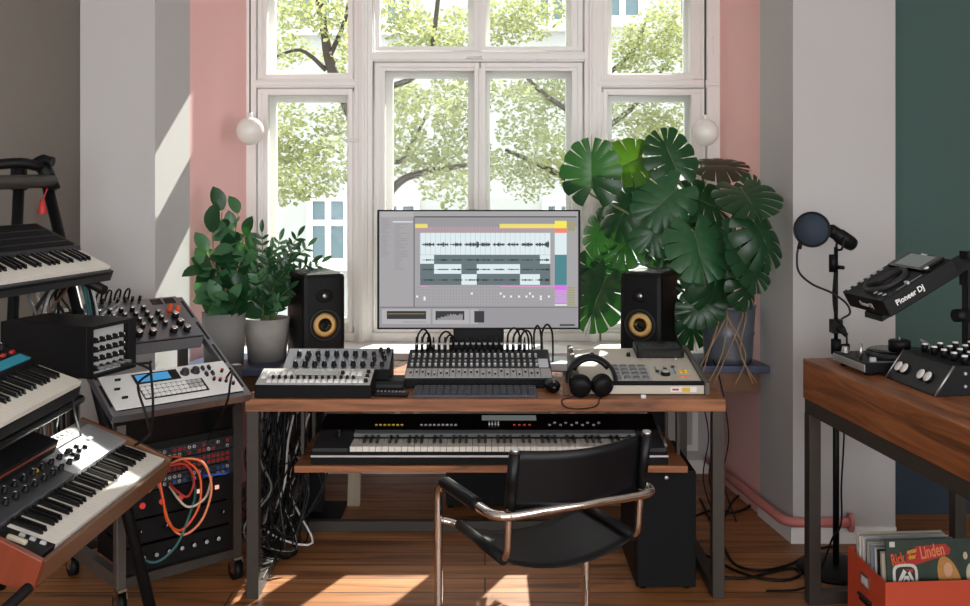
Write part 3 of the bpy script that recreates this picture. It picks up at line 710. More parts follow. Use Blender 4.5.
# monstera
def monstera_leaf(mat, n=6, gap=.05, curl=.25, seed=0, r1=.5):
    R = random.Random(seed); m = MB().use(mat); NR, NS = 9, 4
    def shape(a):
        phi = math.radians(152 - 140 * a ** .85); root = .0 + .62 * a
        ell = .42 + .2 * math.sin(PI * min(1, a * 1.05)) - .1 * a * a
        return phi, root, ell
    for side in (-1, 1):
        for k in range(n):
            lj = R.uniform(.93, 1.04); vs = []; fs = []
            for r in range(NR + 1):
                rr = r / NR; r0 = r1 if k else .6
                dl = gap * max(0, (rr - r0) / (1 - r0)) ** .7
                for s in range(NS + 1):
                    ss = s / NS; d0 = dl if k > 0 else 0; d1 = dl if k < n - 1 else 0
                    sp = d0 + ss * (1 - d0 - d1); a = (k + sp) / n
                    phi, root, ell = shape(a)
                    e = rr * ell * lj * (1 - (.05 if rr > .8 else 0) * (2 * ss - 1) ** 2 * (rr - .8) * 5)
                    x = side * e * math.sin(phi); y = root + e * math.cos(phi)
                    z = .22 * abs(x) - curl * x * x * 2.2 - curl * .7 * max(0, y) ** 2 + .018 * math.sin(ss * PI) * rr
                    vs.append((x, y, z))
            for r in range(NR):
                for s in range(NS):
                    q = r * (NS + 1) + s; fs.append((q, q + 1, q + NS + 2, q + NS + 1))
            m.add(vs, fs, True)
    m.use('stem_green').tube([(0, .0, .002), (0, .4, -curl * .7 * .16 + .003), (0, .95, -curl * .7 * .9 + .003)], [.012, .008, .003], 5)
    return m.mesh('leaf')
mx_, my_, mz_ = PX(728, 4.785), 4.785, .722
ms = thing('monstera_plant', 'big split-leaf plant in the ribbed zinc bucket by the window', 'potted plant', (mx_, my_, mz_))
pot(ms, .108, .126, .265, 'zinc', True)
oz = Vector((mx_, my_, mz_))
Ld = monstera_leaf('leaf_dark', 6, .075, .25, 1, .33); Ld2 = monstera_leaf('leaf_dark', 5, .12, .6, 2, .4); Lm = monstera_leaf('leaf_monstera', 6, .06, .35, 3); Lb = monstera_leaf('leaf_backlit', 6, .05, .2, 4); Lbr = monstera_leaf('leaf_brown', 6, .05, .35, 5)
# (mesh, base px, base py, depth, length m, tip direction (image right, image up, toward viewer), normal(x,y,z))
LV = [(Ld, 592, 188, 4.62, .27, (-.05, 1, .1), (-.15, -1, .25)), (Lb, 640, 158, 4.75, .24, (-.6, -.25, .2), (.15, -1, .5)), (Ld, 676, 170, 4.72, .25, (-.35, 1, -.1), (.1, -1, .3)), (Lbr, 706, 166, 4.82, .24, (1, .1, .15), (-.1, -.35, 1)),
      (Lm, 676, 190, 4.66, .27, (-.75, -.6, .35), (.1, -1, .55)), (Ld, 742, 190, 4.52, .28, (.1, -.35, .8), (.1, -.7, .9)), (Ld2, 752, 206, 4.6, .17, (.2, .9, 0), (.2, -1, .2)), (Ld2, 754, 222, 4.42, .25, (.5, -.8, .3), (.45, -1, .5)),
      (Ld, 742, 250, 4.43, .24, (.5, -.85, .2), (.4, -1, .4)), (Lm, 694, 232, 4.5, .28, (.15, -.75, .5), (-.1, -1, .55)), (Lm, 660, 214, 4.66, .24, (-.4, -.9, .3), (-.15, -1, .4)), (Ld2, 634, 196, 4.7, .26, (-.6, -.8, .2), (-.3, -1, .5)),
      (Ld, 606, 278, 4.93, .33, (-.45, -.9, .2), (-.5, -1, .4)), (Ld2, 684, 304, 4.86, .26, (.35, -.9, .2), (.2, -1, .3)), (Ld2, 604, 222, 4.8, .19, (-.5, -.85, 0), (-.6, -1, .2)), (Ld, 690, 196, 4.75, .26, (.75, -.3, .3), (.2, -1, .8)),
      (Ld2, 720, 262, 4.6, .27, (-.2, -1, .25), (.0, -1, .3)), (Ld2, 704, 262, 4.62, .22, (.5, -.85, .2), (.3, -1, .4)), (Ld, 640, 232, 4.9, .26, (-.75, -.6, .1), (-.2, -1, .5)),
      (Ld2, 744, 276, 4.5, .18, (.35, -.9, .1), (.3, -1, .3)), (Ld, 600, 262, 4.98, .24, (-.3, -.95, 0), (-.3, -1, .2)), (Lm, 656, 188, 4.76, .2, (.1, -.8, .4), (.1, -1, .8)),
      (Ld2, 664, 262, 4.98, .24, (-.4, -.9, .1), (-.3, -1, .2)), (Lm, 733, 236, 4.62, .24, (-.5, -.8, .2), (0, -1, .3)), (Ld2, 684, 225, 4.84, .24, (-.2, -1, 0), (0, -1, .3)), (Ld, 712, 300, 4.62, .2, (-.9, -.5, .1), (0, -1, .4))]
R = random.Random(4)
for me, bx, by, Y, s, d, nr in LV:
    b = P(bx, by, Y); d = Vector((d[0], -d[2], d[1])).normalized()
    nr = Vector(nr) + Vector((R.uniform(-.35, .35), 0, R.uniform(-.3, .35)))
    put('leaf', me, ms, mtx=orient(b - oz, d, nr) @ Matrix.Scale(s * .92, 4))
    o0 = Vector((mx_ + R.uniform(-.07, .05), my_ + R.uniform(-.07, .07), mz_ + .22))
    mid = o0 * .45 + b * .55 + Vector((0, .03, .07))
    pth = smoothpath([o0, mid, b + Vector((0, .012, -.012)) - d * .02, b], 6)
    part('petiole', MB().use('stem_green').tube([p - oz for p in pth], [.0075 - .004 * i / len(pth) for i in range(len(pth))], 6), ms)
for i in range(7):
    a0 = Vector((R.uniform(-.08, .08), -.13, .25)); x1 = a0.x + R.uniform(-.1, .08)
    pth = smoothpath([a0 + Vector((0, .05, .03)), a0 + Vector((0, -.03, -.02)), (x1, -.17, .06), (x1 + R.uniform(-.07, .07), -.19, -.03 - R.random() * .08)], 6)
    part('aerial_root', MB().use('stem_brown').tube(pth, .0035, 5), ms)

# ---------------------------------------------------------------- pendant globes
for lab, px, py, rp, Y in (('white globe pendant hanging by the left edge of the window', 250, 131, 14, 4.95), ('white globe pendant hanging above the big split-leaf plant', 705, 132.5, 13.6, 4.95)):
    c = P(px, py, Y); r = rp * Y / F
    t = thing('globe_pendant', lab, 'lamp', c, 0, 'globe pendants')
    part('globe', MB().use('opal').sphere((0, 0, 0), r, 32), t)
    part('cap', MB().use('white_plastic').cyl((0, 0, r - .004), (0, 0, r + .02), .012), t)
    part('cord', MB().use('black').cyl((0, 0, r + .02), (0, 0, HC - c.z), .0032, None, 8), t)

# ================================================================ things on the desk
# step machine
x0, x1 = PX(254, 3.875), PX(371, 3.875)
dm = thing('drum_machine', 'low drum machine with white step buttons at the left front of the desk', 'drum machine', ((x0 + x1) / 2, 3.872, ZT), math.radians(-1))
s = Slope(dm, x1 - x0, .145, .048, .083); s.body('black_soft'); s.panel('light_grey')
W = s.w
stp = block_me(.019, .022, .006, 'white_plastic'); sm = block_me(.02, .028, .006, 'white_plastic'); dk = knob_me(.0065, .012)
for i in range(16): s.put('step_button', stp, -W / 2 + .05 + i * (W - .09) / 15, .03, .002)
for i in range(14): s.put('knob', dk, -W / 2 + .06 + i * (W - .11) / 14, .058, .002)
for u in (-.17, -.148, -.126, -.104): s.put('button', sm, u, .095, .002)
for u in (.118, .143, .166): s.put('button', sm, u, .095, .002)
s.put('button', block_me(.02, .06, .006, 'white_plastic'), -W / 2 + .022, .085, .002)
put('display', MB().use('lcd_grey').box(-.083, .085, .08, .118, .001, .004).mesh('display'), dm, mtx=s.mtx(0, 0))
for v in (.03, .07, .11): s.put('knob', knob_me(.008, .012), W / 2 - .022, v, .002)
s.put('button', block_me(.014, .014, .006, 'white_plastic'), W / 2 - .022, .05, .002)
s.put('knob', knob_me(.008, .012), .1, .1, .002)
# knobby synth
x0, x1 = PX(281, 4.04), PX(390, 4.04)
ks = thing('tabletop_synthesizer', 'tilted knob-covered synthesizer with steel panel behind the white-buttoned drum machine', 'synthesizer', ((x0 + x1) / 2, 4.045, ZT))
s = Slope(ks, x1 - x0, .165, .072, .128); s.body('black_soft'); s.panel('panel_steel')
W = s.w; kk = knob_me(.0105, .017); k2 = knob_me(.0085, .015)
for i in range(10):
    s.put('knob', kk if i < 8 else k2, -W / 2 + .05 + i * (W - .085) / 9, .035, .002)
    s.put('knob', kk if i < 8 else k2, -W / 2 + .052 + i * (W - .09) / 9, .118, .002)
for u, v in ((-W / 2 + .088, .082), (-W / 2 + .135, .08), (W / 2 - .03, .085), (W / 2 - .07, .078), (W / 2 - .05, .15), (W / 2 - .02, .15)): s.put('knob', k2, u, v, .002)
# little box + remote
tag(part('interface_box', MB().use('black').box(PX(374, 4.0), PX(404, 4.0), 4.0, 4.13, ZT + .001, ZT + .036).use('dark_grey').box(PX(376, 4.0), PX(402, 4.0), 3.998, 4.0, ZT + .012, ZT + .024), bevel=.003), 'small flat black box between the drum machine and the mixer', 'audio interface')
t = thing('remote_control', 'black remote control lying at the front edge of the desk', 'remote', (PX(391, 3.9), 3.905, ZT), math.radians(-4))
part('body', MB().use('black_gloss').box(-.066, .066, -.02, .02, .0, .018), t, bevel=.006)
for i in range(8):
    for j in range(2): put('button', block_me(.007, .006, .003, 'mid_grey'), t, (-.05 + i * .014, -.008 + j * .014, .018))
# mixer
x0, x1 = PX(404, 4.05), PX(553, 4.05)
mixr = thing('mixing_desk', 'grey mixing desk with rows of small knobs in front of the monitor', 'mixer', ((x0 + x1) / 2, 4.05, ZT))
s = Slope(mixr, x1 - x0, .31, .038, .098); s.body('dark_grey'); W = s.w
s.panel('dark_grey', 'channel_panel', v0=.1); s.panel('light_grey', 'fader_panel', v0=.006, v1=.1)
part('front_lip', MB().use('black_soft').box(-W / 2, W / 2, -.006, 0, 0, .036), mixr)
NC = 22; mk = [knob_me(.0058, .012, 'light_grey', 'white_plastic', None), knob_me(.0058, .012, 'mid_grey', 'light_grey', None), knob_me(.0058, .012, 'dark_grey', 'light_grey', None), knob_me(.0058, .012, 'light_grey', 'white_plastic', None)]
fd = block_me(.008, .016, .009, 'dark_grey', 'white_plastic')
R = random.Random(12)
for i in range(NC):
    u = -W / 2 + .022 + i * (W - .08) / (NC - 1)
    for j in range(4): s.put('knob', mk[j], u, .125 + j * .036, .002)
    s.put('fader', fd, u, .035 + R.random() * .04, .002)
    put('channel_line', MB().use('dark_grey').box(-.0012, .0012, .012, .26, .0018, .0026).mesh('channel_line') if i == 0 else bpy.data.meshes['channel_line'], mixr, mtx=s.mtx(u + .0115, 0))
jk = MB().use('black').cyl((0, 0, 0), (0, 0, .03), .0065, .0065, 10).use('light_grey').cyl((0, 0, .03), (0, 0, .038), .007, None, 10).use('black').cyl((0, 0, .036), (0, 0, .062), .004, .003, 8)
jk = jk.mesh('jack_plug')
for i in range(20): s.put('jack_plug', jk, -W / 2 + .03 + i * .024, .292, .002)
put('label_tape', MB().use('paper').box(W / 2 - .05, W / 2 - .01, .11, .2, .001, .004).mesh('label_tape'), mixr, mtx=s.mtx(0, 0))
# patch cables sprouting from the mixer
yb, zb = 4.34, ZT + .1
for i in range(9):
    xa = PX((418, 423, 440, 446, 508, 514, 521, 534, 542)[i], 4.35); xb = xa + (.045, .03, .05, .035, .05, .06, .045, .03, .045)[i]
    hh = (.085, .07, .075, .06, .09, .085, .08, .1, .105)[i]
    pth = smoothpath([(xa, yb - .01, zb + .005), (xa, yb, zb + hh * .7), ((xa + xb) / 2, yb + .015, zb + hh), (xb, yb + .03, zb + hh * .6), (xb + .004, yb + .055, zb - .06)], 8)
    o = part('patch_cable', MB().use('black').tube(pth, .0042, 6)); lf = ('leftmost', 'second from the left', 'third from the left', 'fourth from the left', 'fifth from the left', 'fourth from the right', 'third from the right', 'second from the right', 'rightmost')[i]
    tag(o, 'thin black cable looping up behind the mixer, ' + lf + ' of its row', 'cable', 'cable loops behind the mixer')
# computer keyboard
x0, x1 = PX(413, 3.89), PX(537, 3.89)
ck = thing('computer_keyboard', 'flat black computer keyboard in front of the mixing desk', 'keyboard', ((x0 + x1) / 2, 3.878, ZT))
s = Slope(ck, x1 - x0, .125, .010, .020); s.body('kb_grey', bevel=.002); W = s.w
kc = block_me(.0245, .0185, .004, 'dark_grey', 'kb_grey')
for j in range(5):
    for i in range(17): s.put('key_cap', kc, -W / 2 + .02 + i * (W - .04) / 16, .016 + j * .0235, .0)
# mouse
mo = thing('computer_mouse', 'black computer mouse beside the keyboard, in front of the mixer corner', 'mouse', (PX(552, 3.98), 3.98, ZT), math.radians(10))
part('shell', MB().use('black_gloss').sphere((0, 0, .012), 1, 24, (.031, .052, .026)), mo)
bpy.data.objects[mo.children[0].name].location.z = .012
part('scroll_wheel', MB().use('mid_grey').cyl((-.004, -.028, .044), (.004, -.028, .044), .008), mo)
tag(part('lighter', MB().use('cheek_brown').box(PX(563, 3.93), PX(568.5, 3.93), 3.92, 3.935, ZT, ZT + .075).use('dark_grey').box(PX(563, 3.93), PX(568.5, 3.93), 3.92, 3.935, ZT + .075, ZT + .09), bevel=.002), 'small dark upright lighter standing left of the headphones', 'lighter')
tag(part('paper_sheet', MB().use('paper').box(PX(552, 4.3), PX(571, 4.3), 4.40, 4.58, ZT, ZT + .03), bevel=.001), 'stack of pale paper between mixer and grey sampler', 'paper')
# sampler
x0, x1 = PX(576, 3.93), PX(709, 3.93)
sa = thing('drum_sampler', 'big beige drum sampler with pad grid at the right of the desk', 'sampler', ((x0 + x1) / 2, 3.92, ZT))
s = Slope(sa, x1 - x0, .43, .040, .108); W = s.w
m = MB().use('beige').prism([(0, .004), (.43, .004), (.43, .106), (0, .04)], -W / 2 + .02, W / 2 - .02, 'x'); part('housing', m, sa, bevel=.003)
for a in (-1, 1):
    m = MB().use('beige_dark').prism([(-.012, 0), (.44, 0), (.44, .118), (-.012, .05)], a * W / 2 - .02 if a > 0 else -W / 2, a * W / 2 if a > 0 else -W / 2 + .02, 'x'); part('side_cheek', m, sa, bevel=.004)
part('wrist_bar', MB().use('black_soft').box(-W / 2 + .02, W / 2 - .02, -.006, .02, .038, .052), sa, bevel=.004)
pad = block_me(.029, .029, .007, 'mid_grey', 'mid_grey')
for i in range(4):
    for j in range(4): s.put('pad', pad, -.085 + i * .036, .07 + j * .042, 0)
put('pad_field', MB().use('light_grey').box(-.108, .046, .045, .225, 0, .001).mesh('pad_field'), sa, mtx=s.mtx(0, 0))
for i in range(3):
    put('slider_slot', MB().use('cyan').box(.075 + i * .035, .08 + i * .035, .12, .2, 0, .0014).mesh('slider_slot'), sa, mtx=s.mtx(0, 0))
    s.put('slider', block_me(.014, .008, .008, 'dark_grey'), .0775 + i * .035, .14 + .025 * i, 0)
s.put('dial', knob_me(.019, .018, 'black', 'light_grey', None), .105, .11, 0)
T0 = s.mtx(0, 0)
lc = put('display', MB().use('black').box(.02, .215, .30, .415, 0, .035).mesh('display'), sa, mtx=T0 @ Matrix.Rotation(.0, 4, 'X'), bevel=.003)
m = MB().use('lcd_dark'); m.add([(.035, .2985, .006), (.2, .2985, .006), (.2, .2985, .03), (.035, .2985, .03)], [(0, 1, 2, 3)])
m.box(.032, .205, .312, .405, .0345, .0362)
part('screen', m, lc)
for i in range(5): s.put('button', block_me(.012, .006, .004, 'light_grey'), .05 + i * .032, .29, 0)
for i in range(4): s.put('button', block_me(.016, .007, .004, 'yellow'), .17 + (i % 2) * .02, .13 + .02 * (i // 2), 0)
for i in range(3): s.put('button', block_me(.012, .007, .004, 'salmon'), .165 + i * .013, .085, 0)
for i in range(2): s.put('knob', knob_me(.009, .014), -.16 + i * .15, .33, 0)
put('socket', MB().use('dark_grey').box(-.175, -.145, .31, .335, 0, .002).mesh('socket'), sa, mtx=T0)
part('badge', MB().use('white_plastic').box(W / 2 - .15, W / 2 - .05, -.0015, 0, .012, .032), sa)
part('badge', MB().use('red').box(W / 2 - .142, W / 2 - .118, -.0028, -.001, .019, .026), sa)
part('badge', MB().use('yellow').box(W / 2 - .105, W / 2 - .075, -.0028, -.001, .014, .030), sa)
# headphones leaning on the sampler
hp = thing('headphones', 'black over-ear headphones lying in front of the beige sampler', 'headphones', (PX(593, 3.885), 3.885, ZT), math.radians(8))
arc = [(.088 * math.cos(t), .02 + .03 * math.sin(t), .055 + .088 * math.sin(t)) for t in [PI * i / 16 for i in range(17)]]
hb = MB().use('black'); n = len(arc)
vs = []; fs = []
for (x, y, z) in arc:
    d = Vector((x, 0, z - .055)).normalized()
    for o_, w_ in ((0, -.016), (0, .016), (.011, .016), (.011, -.016)): vs.append((x + d.x * o_, y + w_, z + d.z * o_))
for i in range(n - 1):
    for j in range(4): fs.append((i * 4 + j, i * 4 + (j + 1) % 4, i * 4 + 4 + (j + 1) % 4, i * 4 + 4 + j))
hb.add(vs, fs, True); part('headband', hb, hp)
hb2 = MB().use('leather').tube([(x * .95, y, .055 + (z - .055) * .95) for x, y, z in arc[3:14]], .012, 8); part('band_cushion', hb2, hp)
for sx, ry in ((-.05, .5), (.035, -.6)):
    Rm = Matrix.Translation((sx, -.005, .044)) @ Matrix.Rotation(ry, 4, 'Y') @ Matrix.Rotation(PI / 2 + .35, 4, 'X')
    c = part('ear_cup', MB().use('black').lathe([(.030, -.012), (.040, -.004), (.041, .012), (.030, .022), (.012, .025), (1e-4, .025)], 28, Rm), hp)
    part('ear_pad', MB().use('leather').lathe([(.022, -.014), (.03, -.026), (.041, -.022), (.043, -.012), (.038, -.004)], 28, Rm), c)
    part('hinge_yoke', MB().use('dark_grey').tube(bend([(sx * 1.75, .02, .07), (sx * 1.5, .0, .06), (sx, -.03, .05)], .02), .006, 8), hp)
pth = smoothpath([(PX(583, 3.88), 3.885, ZT + .01), (PX(570, 3.865), 3.862, ZT + .004), (PX(562, 3.846), 3.846, ZT - .004), (PX(566, 3.842), 3.842, ZT - .028), (PX(580, 3.842), 3.842, ZT - .034), (PX(596, 3.842), 3.842, ZT - .024), (PX(600, 3.85), 3.846, ZT + .004), (PX(604, 3.9), 3.9, ZT + .006)], 8)
part('cord', MB().use('black').tube([p - Vector((PX(593, 3.885), 3.885, ZT)) for p in pth], .0022, 6), hp, rot=(0, 0, -math.radians(8)))
tag(part('charger_plug', MB().use('white_plastic').box(PX(641, 3.87), PX(646, 3.87), 3.865, 3.885, ZT, ZT + .012), bevel=.002), 'tiny white plug on the desk edge below the sampler', 'plug')

# ================================================================ floor under the desk
tw = thing('computer_tower', 'black computer tower standing on the floor under the right end of the shelf', 'computer', (PX(666.5, 3.92), 3.92, 0))
hw = (PX(697, 3.92) - PX(637, 3.92)) / 2
part('case', MB().use('black').box(-hw, hw, .008, .46, .015, .458), tw, bevel=.004)
part('front_panel', MB().use('black_soft').box(-hw + .004, hw - .004, 0, .008, .018, .455), tw, bevel=.003)
for x in (-hw + .03, hw - .03):
    for y in (.05, .42): part('foot', MB().use('rubber').cyl((x, y, 0), (x, y, .016), .016), tw)
put('power_button', knob_me(.008, .003, 'silver', None, None), tw, mtx=Matrix.Translation((.0, 0, .435)) @ Matrix.Rotation(PI / 2, 4, 'X'))
sb = thing('subwoofer', 'black speaker box on the floor under the sill, seen over the chair arm', 'speaker', (0, 4.88, 0))
part('cabinet', MB().use('black').box(PX(446, 4.88), PX(516, 4.88), 0, .3, .015, .33), sb, bevel=.006)
part('grille', MB().use('black_soft').box(PX(450, 4.88), PX(512, 4.88), -.012, 0, .03, .315), sb, bevel=.003)
for x in (PX(450, 4.88), PX(512, 4.88)):
    for y in (.03, .27): part('foot', MB().use('rubber').cyl((x, y, 0), (x, y, .016), .014), sb)
R = random.Random(31)
ct = MB()
for i in range(46):
    xt = R.uniform(PX(262, 4.3), PX(297, 4.3)); x_l = R.uniform(PX(252, 4.3), PX(292, 4.3)); y0 = R.uniform(4.12, 4.5)
    ct.use(R.choice(['black', 'black', 'black', 'dark_grey', 'mid_grey', 'white_plastic']) if i % 3 else 'black')
    zl = R.uniform(.03, .26)
    pth = smoothpath([(xt, y0 + .05, R.uniform(.55, .695)), (xt - .02 + R.uniform(-.04, .03), y0, .45), (x_l, y0 - R.random() * .1, (.45 + zl) / 2), (x_l - R.uniform(-.03, .1), y0 - .1, zl), (x_l + R.uniform(-.1, .12), y0 - .04, max(.02, zl - .08)), (xt + R.uniform(-.05, .12), y0 + .1, zl + .12), (xt + .06, y0 + .1, R.uniform(.3, .6))], 6)
    ct.tube(pth, R.choice([.003, .004, .005]), 5)
o = part('cable_tangle', ct); tag(o, 'thick tangle of black and white cables hanging at the left desk end', 'cables', None, 'stuff')
# cables on the floor at right
for lab, pts in (('black cable lying across the boards from the desk leg to the microphone stand', [(700, 500), (722, 545), (735, 566), (760, 572), (790, 566), (815, 552), (832, 548)]),
        ('black cable curving in a flat loop on the boards right of the desk', [(704, 556), (735, 572), (760, 580), (785, 582), (800, 576), (792, 570), (770, 574), (745, 580), (712, 578)]),
        ('thin black cable meandering on the boards near the pink pipe', [(690, 520), (712, 512), (735, 514), (752, 505), (748, 495), (735, 500), (724, 520), (716, 545)])):
    pp = []
    for px, py in pts:
        Y = F * EYE / (py - 170); pp.append((PX(px, Y), Y, .007))
    tag(part('floor_cable', MB().use('black').tube(smoothpath(pp, 8), .006, 6)), lab, 'cable', 'cables on the floor')
for lab, px, r, zz0 in (('thin black lead hanging from the desktop near its right back leg', 708, .0035, .69), ('thin black lead hanging beside the tower, left of the right back leg', 702, .003, .69), ('short black lead drooping down from the sampler behind the desk', 722, .003, .75)):
    Y = 4.66; x = PX(px, Y)
    tag(part('hanging_lead', MB().use('black').tube(smoothpath([(x - .04, Y, zz0), (x, Y + .01, zz0 - .12), (x + .03, Y, .4), (x + .01, Y + .02, .2), (x + .06, Y - .02, .02)], 8), r, 6)), lab, 'cable', 'leads behind the desk')

# ---------------------------------------------------------------- chair
ch = thing('cantilever_chair', 'black leather armchair on a bent chrome tube frame facing the desk', 'chair', (.19, 3.19, 0), math.radians(26))
hw, yf, yb, za, zs, r = .274, .21, -.205, .63, .49, .0142
fr = MB().use('chrome')
path = bend([(0, -.23, r), (-hw, -.23, r), (-hw, yf, r), (-hw, yf, za), (-hw, yb, za), (hw, yb, za), (hw, yf, za), (hw, yf, r), (hw, -.23, r), (0, -.23, r)], .065, 8)
fr.tube(path, r, 12, True); part('frame', fr, ch)
for sx in (-1, 1):
    x = sx * (hw - .05)
    b_ = part('seat_rail', MB().use('chrome').tube(bend([(sx * hw, yf, zs + .01), (x, yf - .02, zs), (x, yb + .035, zs - .005), (x, yb + .022, za)], .05, 8) + [Vector((x, yb + .012, za + .1)), Vector((x, yb - .012, .815))], .0105, 10), ch)
    part('end_cap', MB().use('silver').cyl((x, yb - .012, .815), (x, yb - .0135, .824), .013), b_)
    part('armrest', MB().use('leather').tube([(sx * hw, yf - .03, za), (sx * hw, yf - .06, za + .002), (sx * hw, -.06, za + .002), (sx * hw, -.09, za)], [.0145, .021, .021, .0145], 12), ch)
# seat sling
def sling(nx, ny, fn, th):
    vs = [fn(i / nx, j / ny) for i in range(nx + 1) for j in range(ny + 1)]
    n0 = len(vs); vs2 = vs + [Vector(v) - Vector(th) for v in vs]; fs = []
    for i in range(nx):
        for j in range(ny):
            a = i * (ny + 1) + j; fs.append((a, a + 1, a + ny + 2, a + ny + 1)); fs.append((n0 + a + ny + 1, n0 + a + ny + 2, n0 + a + 1, n0 + a))
    def edge(a, b): fs.append((a, b, n0 + b, n0 + a))
    for j in range(ny): edge(j + 1, j); edge(nx * (ny + 1) + j, nx * (ny + 1) + j + 1)
    for i in range(nx): edge(i * (ny + 1), (i + 1) * (ny + 1)); edge((i + 1) * (ny + 1) + ny, i * (ny + 1) + ny)
    return MB().use('leather').add(vs2, fs, True)
sw = hw - .05
st = part('seat', sling(14, 8, lambda u, v: Vector((-sw + 2 * sw * u, yb + .05 + v * (yf - yb - .09), zs + .004 - .005 * (1 - v) - .05 * math.sin(PI * u) ** .8)), (0, 0, .005)), ch)
for sx in (-1, 1): part('side_sleeve', MB().use('leather').tube([(sx * sw, yb + .055, zs - .003), (sx * sw, yf - .05, zs + .002)], .0165, 12), st)
bk = part('backrest', sling(14, 6, lambda u, v: Vector((-sw + 2 * sw * u, yb + .012 - .024 * v - .034 * math.sin(PI * u) + .014, za + .0 + v * (.185 - .012 * math.sin(PI * u)))), (0, -.004, 0)), ch)
for sx in (-1, 1): part('back_sleeve', MB().use('leather').tube([(sx * sw, yb + .018, za + .02), (sx * sw, yb - .012, .812)], .0165, 12), bk)
# ================================================================ DJ table on the right
A7 = math.radians(7.2)
TB = thing('workbench_table', 'tall thick-topped wooden table on a dark steel frame by the dark wall', 'table', (1.19, 3.845, 0), A7)
DJ = Matrix.Translation((1.19, 3.845, 0)) @ Matrix.Rotation(A7, 4, 'Z')
TWD = .63
part('tabletop', MB().use('wood_table').box(0, TWD, -2.0, 0, .757, .905), TB, bevel=.003)
part('top_frame', MB().use('steel_dark').box(.003, TWD - .003, -1.99, -.01, .705, .757), TB)
for x in (.003, TWD - .05):
    for y in (-.05, -1.97): part('leg', MB().use('steel_dark').box(x, x + .045, y, y + .045, 0, .705), TB, bevel=.002)
for y in (-.05, -1.97): part('floor_rail', MB().use('steel_dark').box(.048, TWD - .05, y, y + .045, 0, .045), TB, bevel=.002)
def onDJ(x, y, z=.905): return DJ @ Vector((x, y, z))
def djthing(name, label, cat, x, y, z=.905, rot=None):
    m = DJ @ Matrix.Translation((x, y, z))
    return thing(name, label, cat, mtx=m @ rot if rot is not None else m)
# turntable
tt = djthing('turntable', 'flat black turntable with silver edge between mixer and table end', 'turntable', .065, -.35)
part('plinth', MB().use('black').box(0, .36, 0, .235, .012, .045).use('silver').box(-.003, 0, 0, .235, .014, .04), tt, bevel=.003)
pc = (.19, .118)
part('platter', MB().use('dark_grey').lathe([(.112, .045), (.112, .06), (.108, .063), (1e-4, .063)], 40, Matrix.Translation((pc[0], pc[1], 0))), tt)
part('record', MB().use('black_gloss').lathe([(.105, .063), (.105, .066), (.03, .0655), (1e-4, .0655)], 40, Matrix.Translation((pc[0], pc[1], 0))), tt)
part('record_weight', MB().use('black').lathe([(.038, .066), (.038, .098), (.034, .102), (1e-4, .102)], 24, Matrix.Translation((pc[0], pc[1], 0))).use('silver').cyl((pc[0], pc[1], .1), (pc[0], pc[1], .112), .003), tt)
put('start_button', knob_me(.014, .022, 'silver', None, None), tt, (.03, .205, .045))
part('target_light', MB().use('silver').cyl((.02, .07, .045), (.02, .07, .1), .006), tt)
part('tonearm', MB().use('silver').tube([(.32, .2, .085), (.30, .1, .08), (.25, .05, .075)], .005, 8), tt)
part('pitch_fader', MB().use('light_grey').box(.03, .05, .02, .03, .045, .06).use('mid_grey').box(.02, .2, .01, .016, .045, .047), tt)
for x, y in ((.03, .03), (.33, .03), (.03, .2), (.33, .2)): part('foot', MB().use('rubber').cyl((x, y, 0), (x, y, .013), .018), tt)
# DJ mixer
dx = djthing('dj_mixer', 'black mixer with sloped front and white-capped knobs on the wooden table', 'mixer', .125, -.675)
poly = [(0, .0), (.40, .0), (.40, .10), (.065, .092)]
part('housing', MB().use('black').prism(poly, 0, .30, 'y'), dx, bevel=.002)
for y in (0, .297): part('silver_edge', MB().use('silver').tube([(-.002, y, .002), (.063, y, .094)], .0035, 6), dx)
sl = frame_mtx((0, 0, 0), (0, 1, 0), (-.065, 0, -.092))   # x along front edge, y down the slope, z outward
sl = frame_mtx((.032, 0, .046), (0, -1, 0), (.065, 0, .092))
kw_ = knob_me(.02, .014, 'black', 'white_plastic', None)
for y in (.05, .085, .185, .225): put('knob', kw_, dx, mtx=Matrix.Translation((.028, .3 - y, .042)) @ Matrix.Rotation(-math.atan2(.092, .065), 4, 'Y'))
part('front_panel', MB().use('dark_grey').add([(.001, .006, .004), (.001, .294, .004), (.062, .294, .09), (.062, .006, .09)], [(0, 1, 2, 3)]), dx, loc=(-.0012, 0, .001))
kt = knob_me(.011, .028, 'black', 'white_plastic', None)
for i in range(5):
    for j in range(5): put('knob', kt, dx, (.12 + i * .055, .035 + j * .057, .093 + .0012 * i))
for x, z in ((.1, .03), (.1, .07), (.28, .03), (.28, .07)): part('screw', MB().use('silver').cyl((x, .001, z), (x, -.003, z), .005), dx)
# media player, tilted on its stand
th = math.radians(29)
pm_ = Matrix.Rotation(-th, 4, 'Y')
pz = 1.118
pl_ = djthing('media_player', 'tilted black disc-jockey player with jog wheel and screen above the turntable', 'media player', .108, -.44, pz, pm_)
PW, PD, PH = .285, .285, .062   # along y, up the slope x, thickness
part('housing', MB().use('black').box(0, PD, 0, PW, 0, PH), pl_, bevel=.004)
part('jog_wheel', MB().use('dark_grey').lathe([(.082, PH), (.08, PH + .012), (.068, PH + .016), (.066, PH + .012), (1e-4, PH + .012)], 40, Matrix.Translation((.105, PW / 2, 0))).use('black').lathe([(.064, PH + .013), (1e-4, PH + .014)], 32, Matrix.Translation((.105, PW / 2, 0))), pl_)
scn = part('display', MB().use('black_gloss').box(.185, PD - .008, .03, PW - .03, PH, PH + .012), pl_, bevel=.002)
part('screen', MB().use('lcd_pale').box(.195, PD - .018, .06, PW - .065, PH + .0118, PH + .0128), scn)
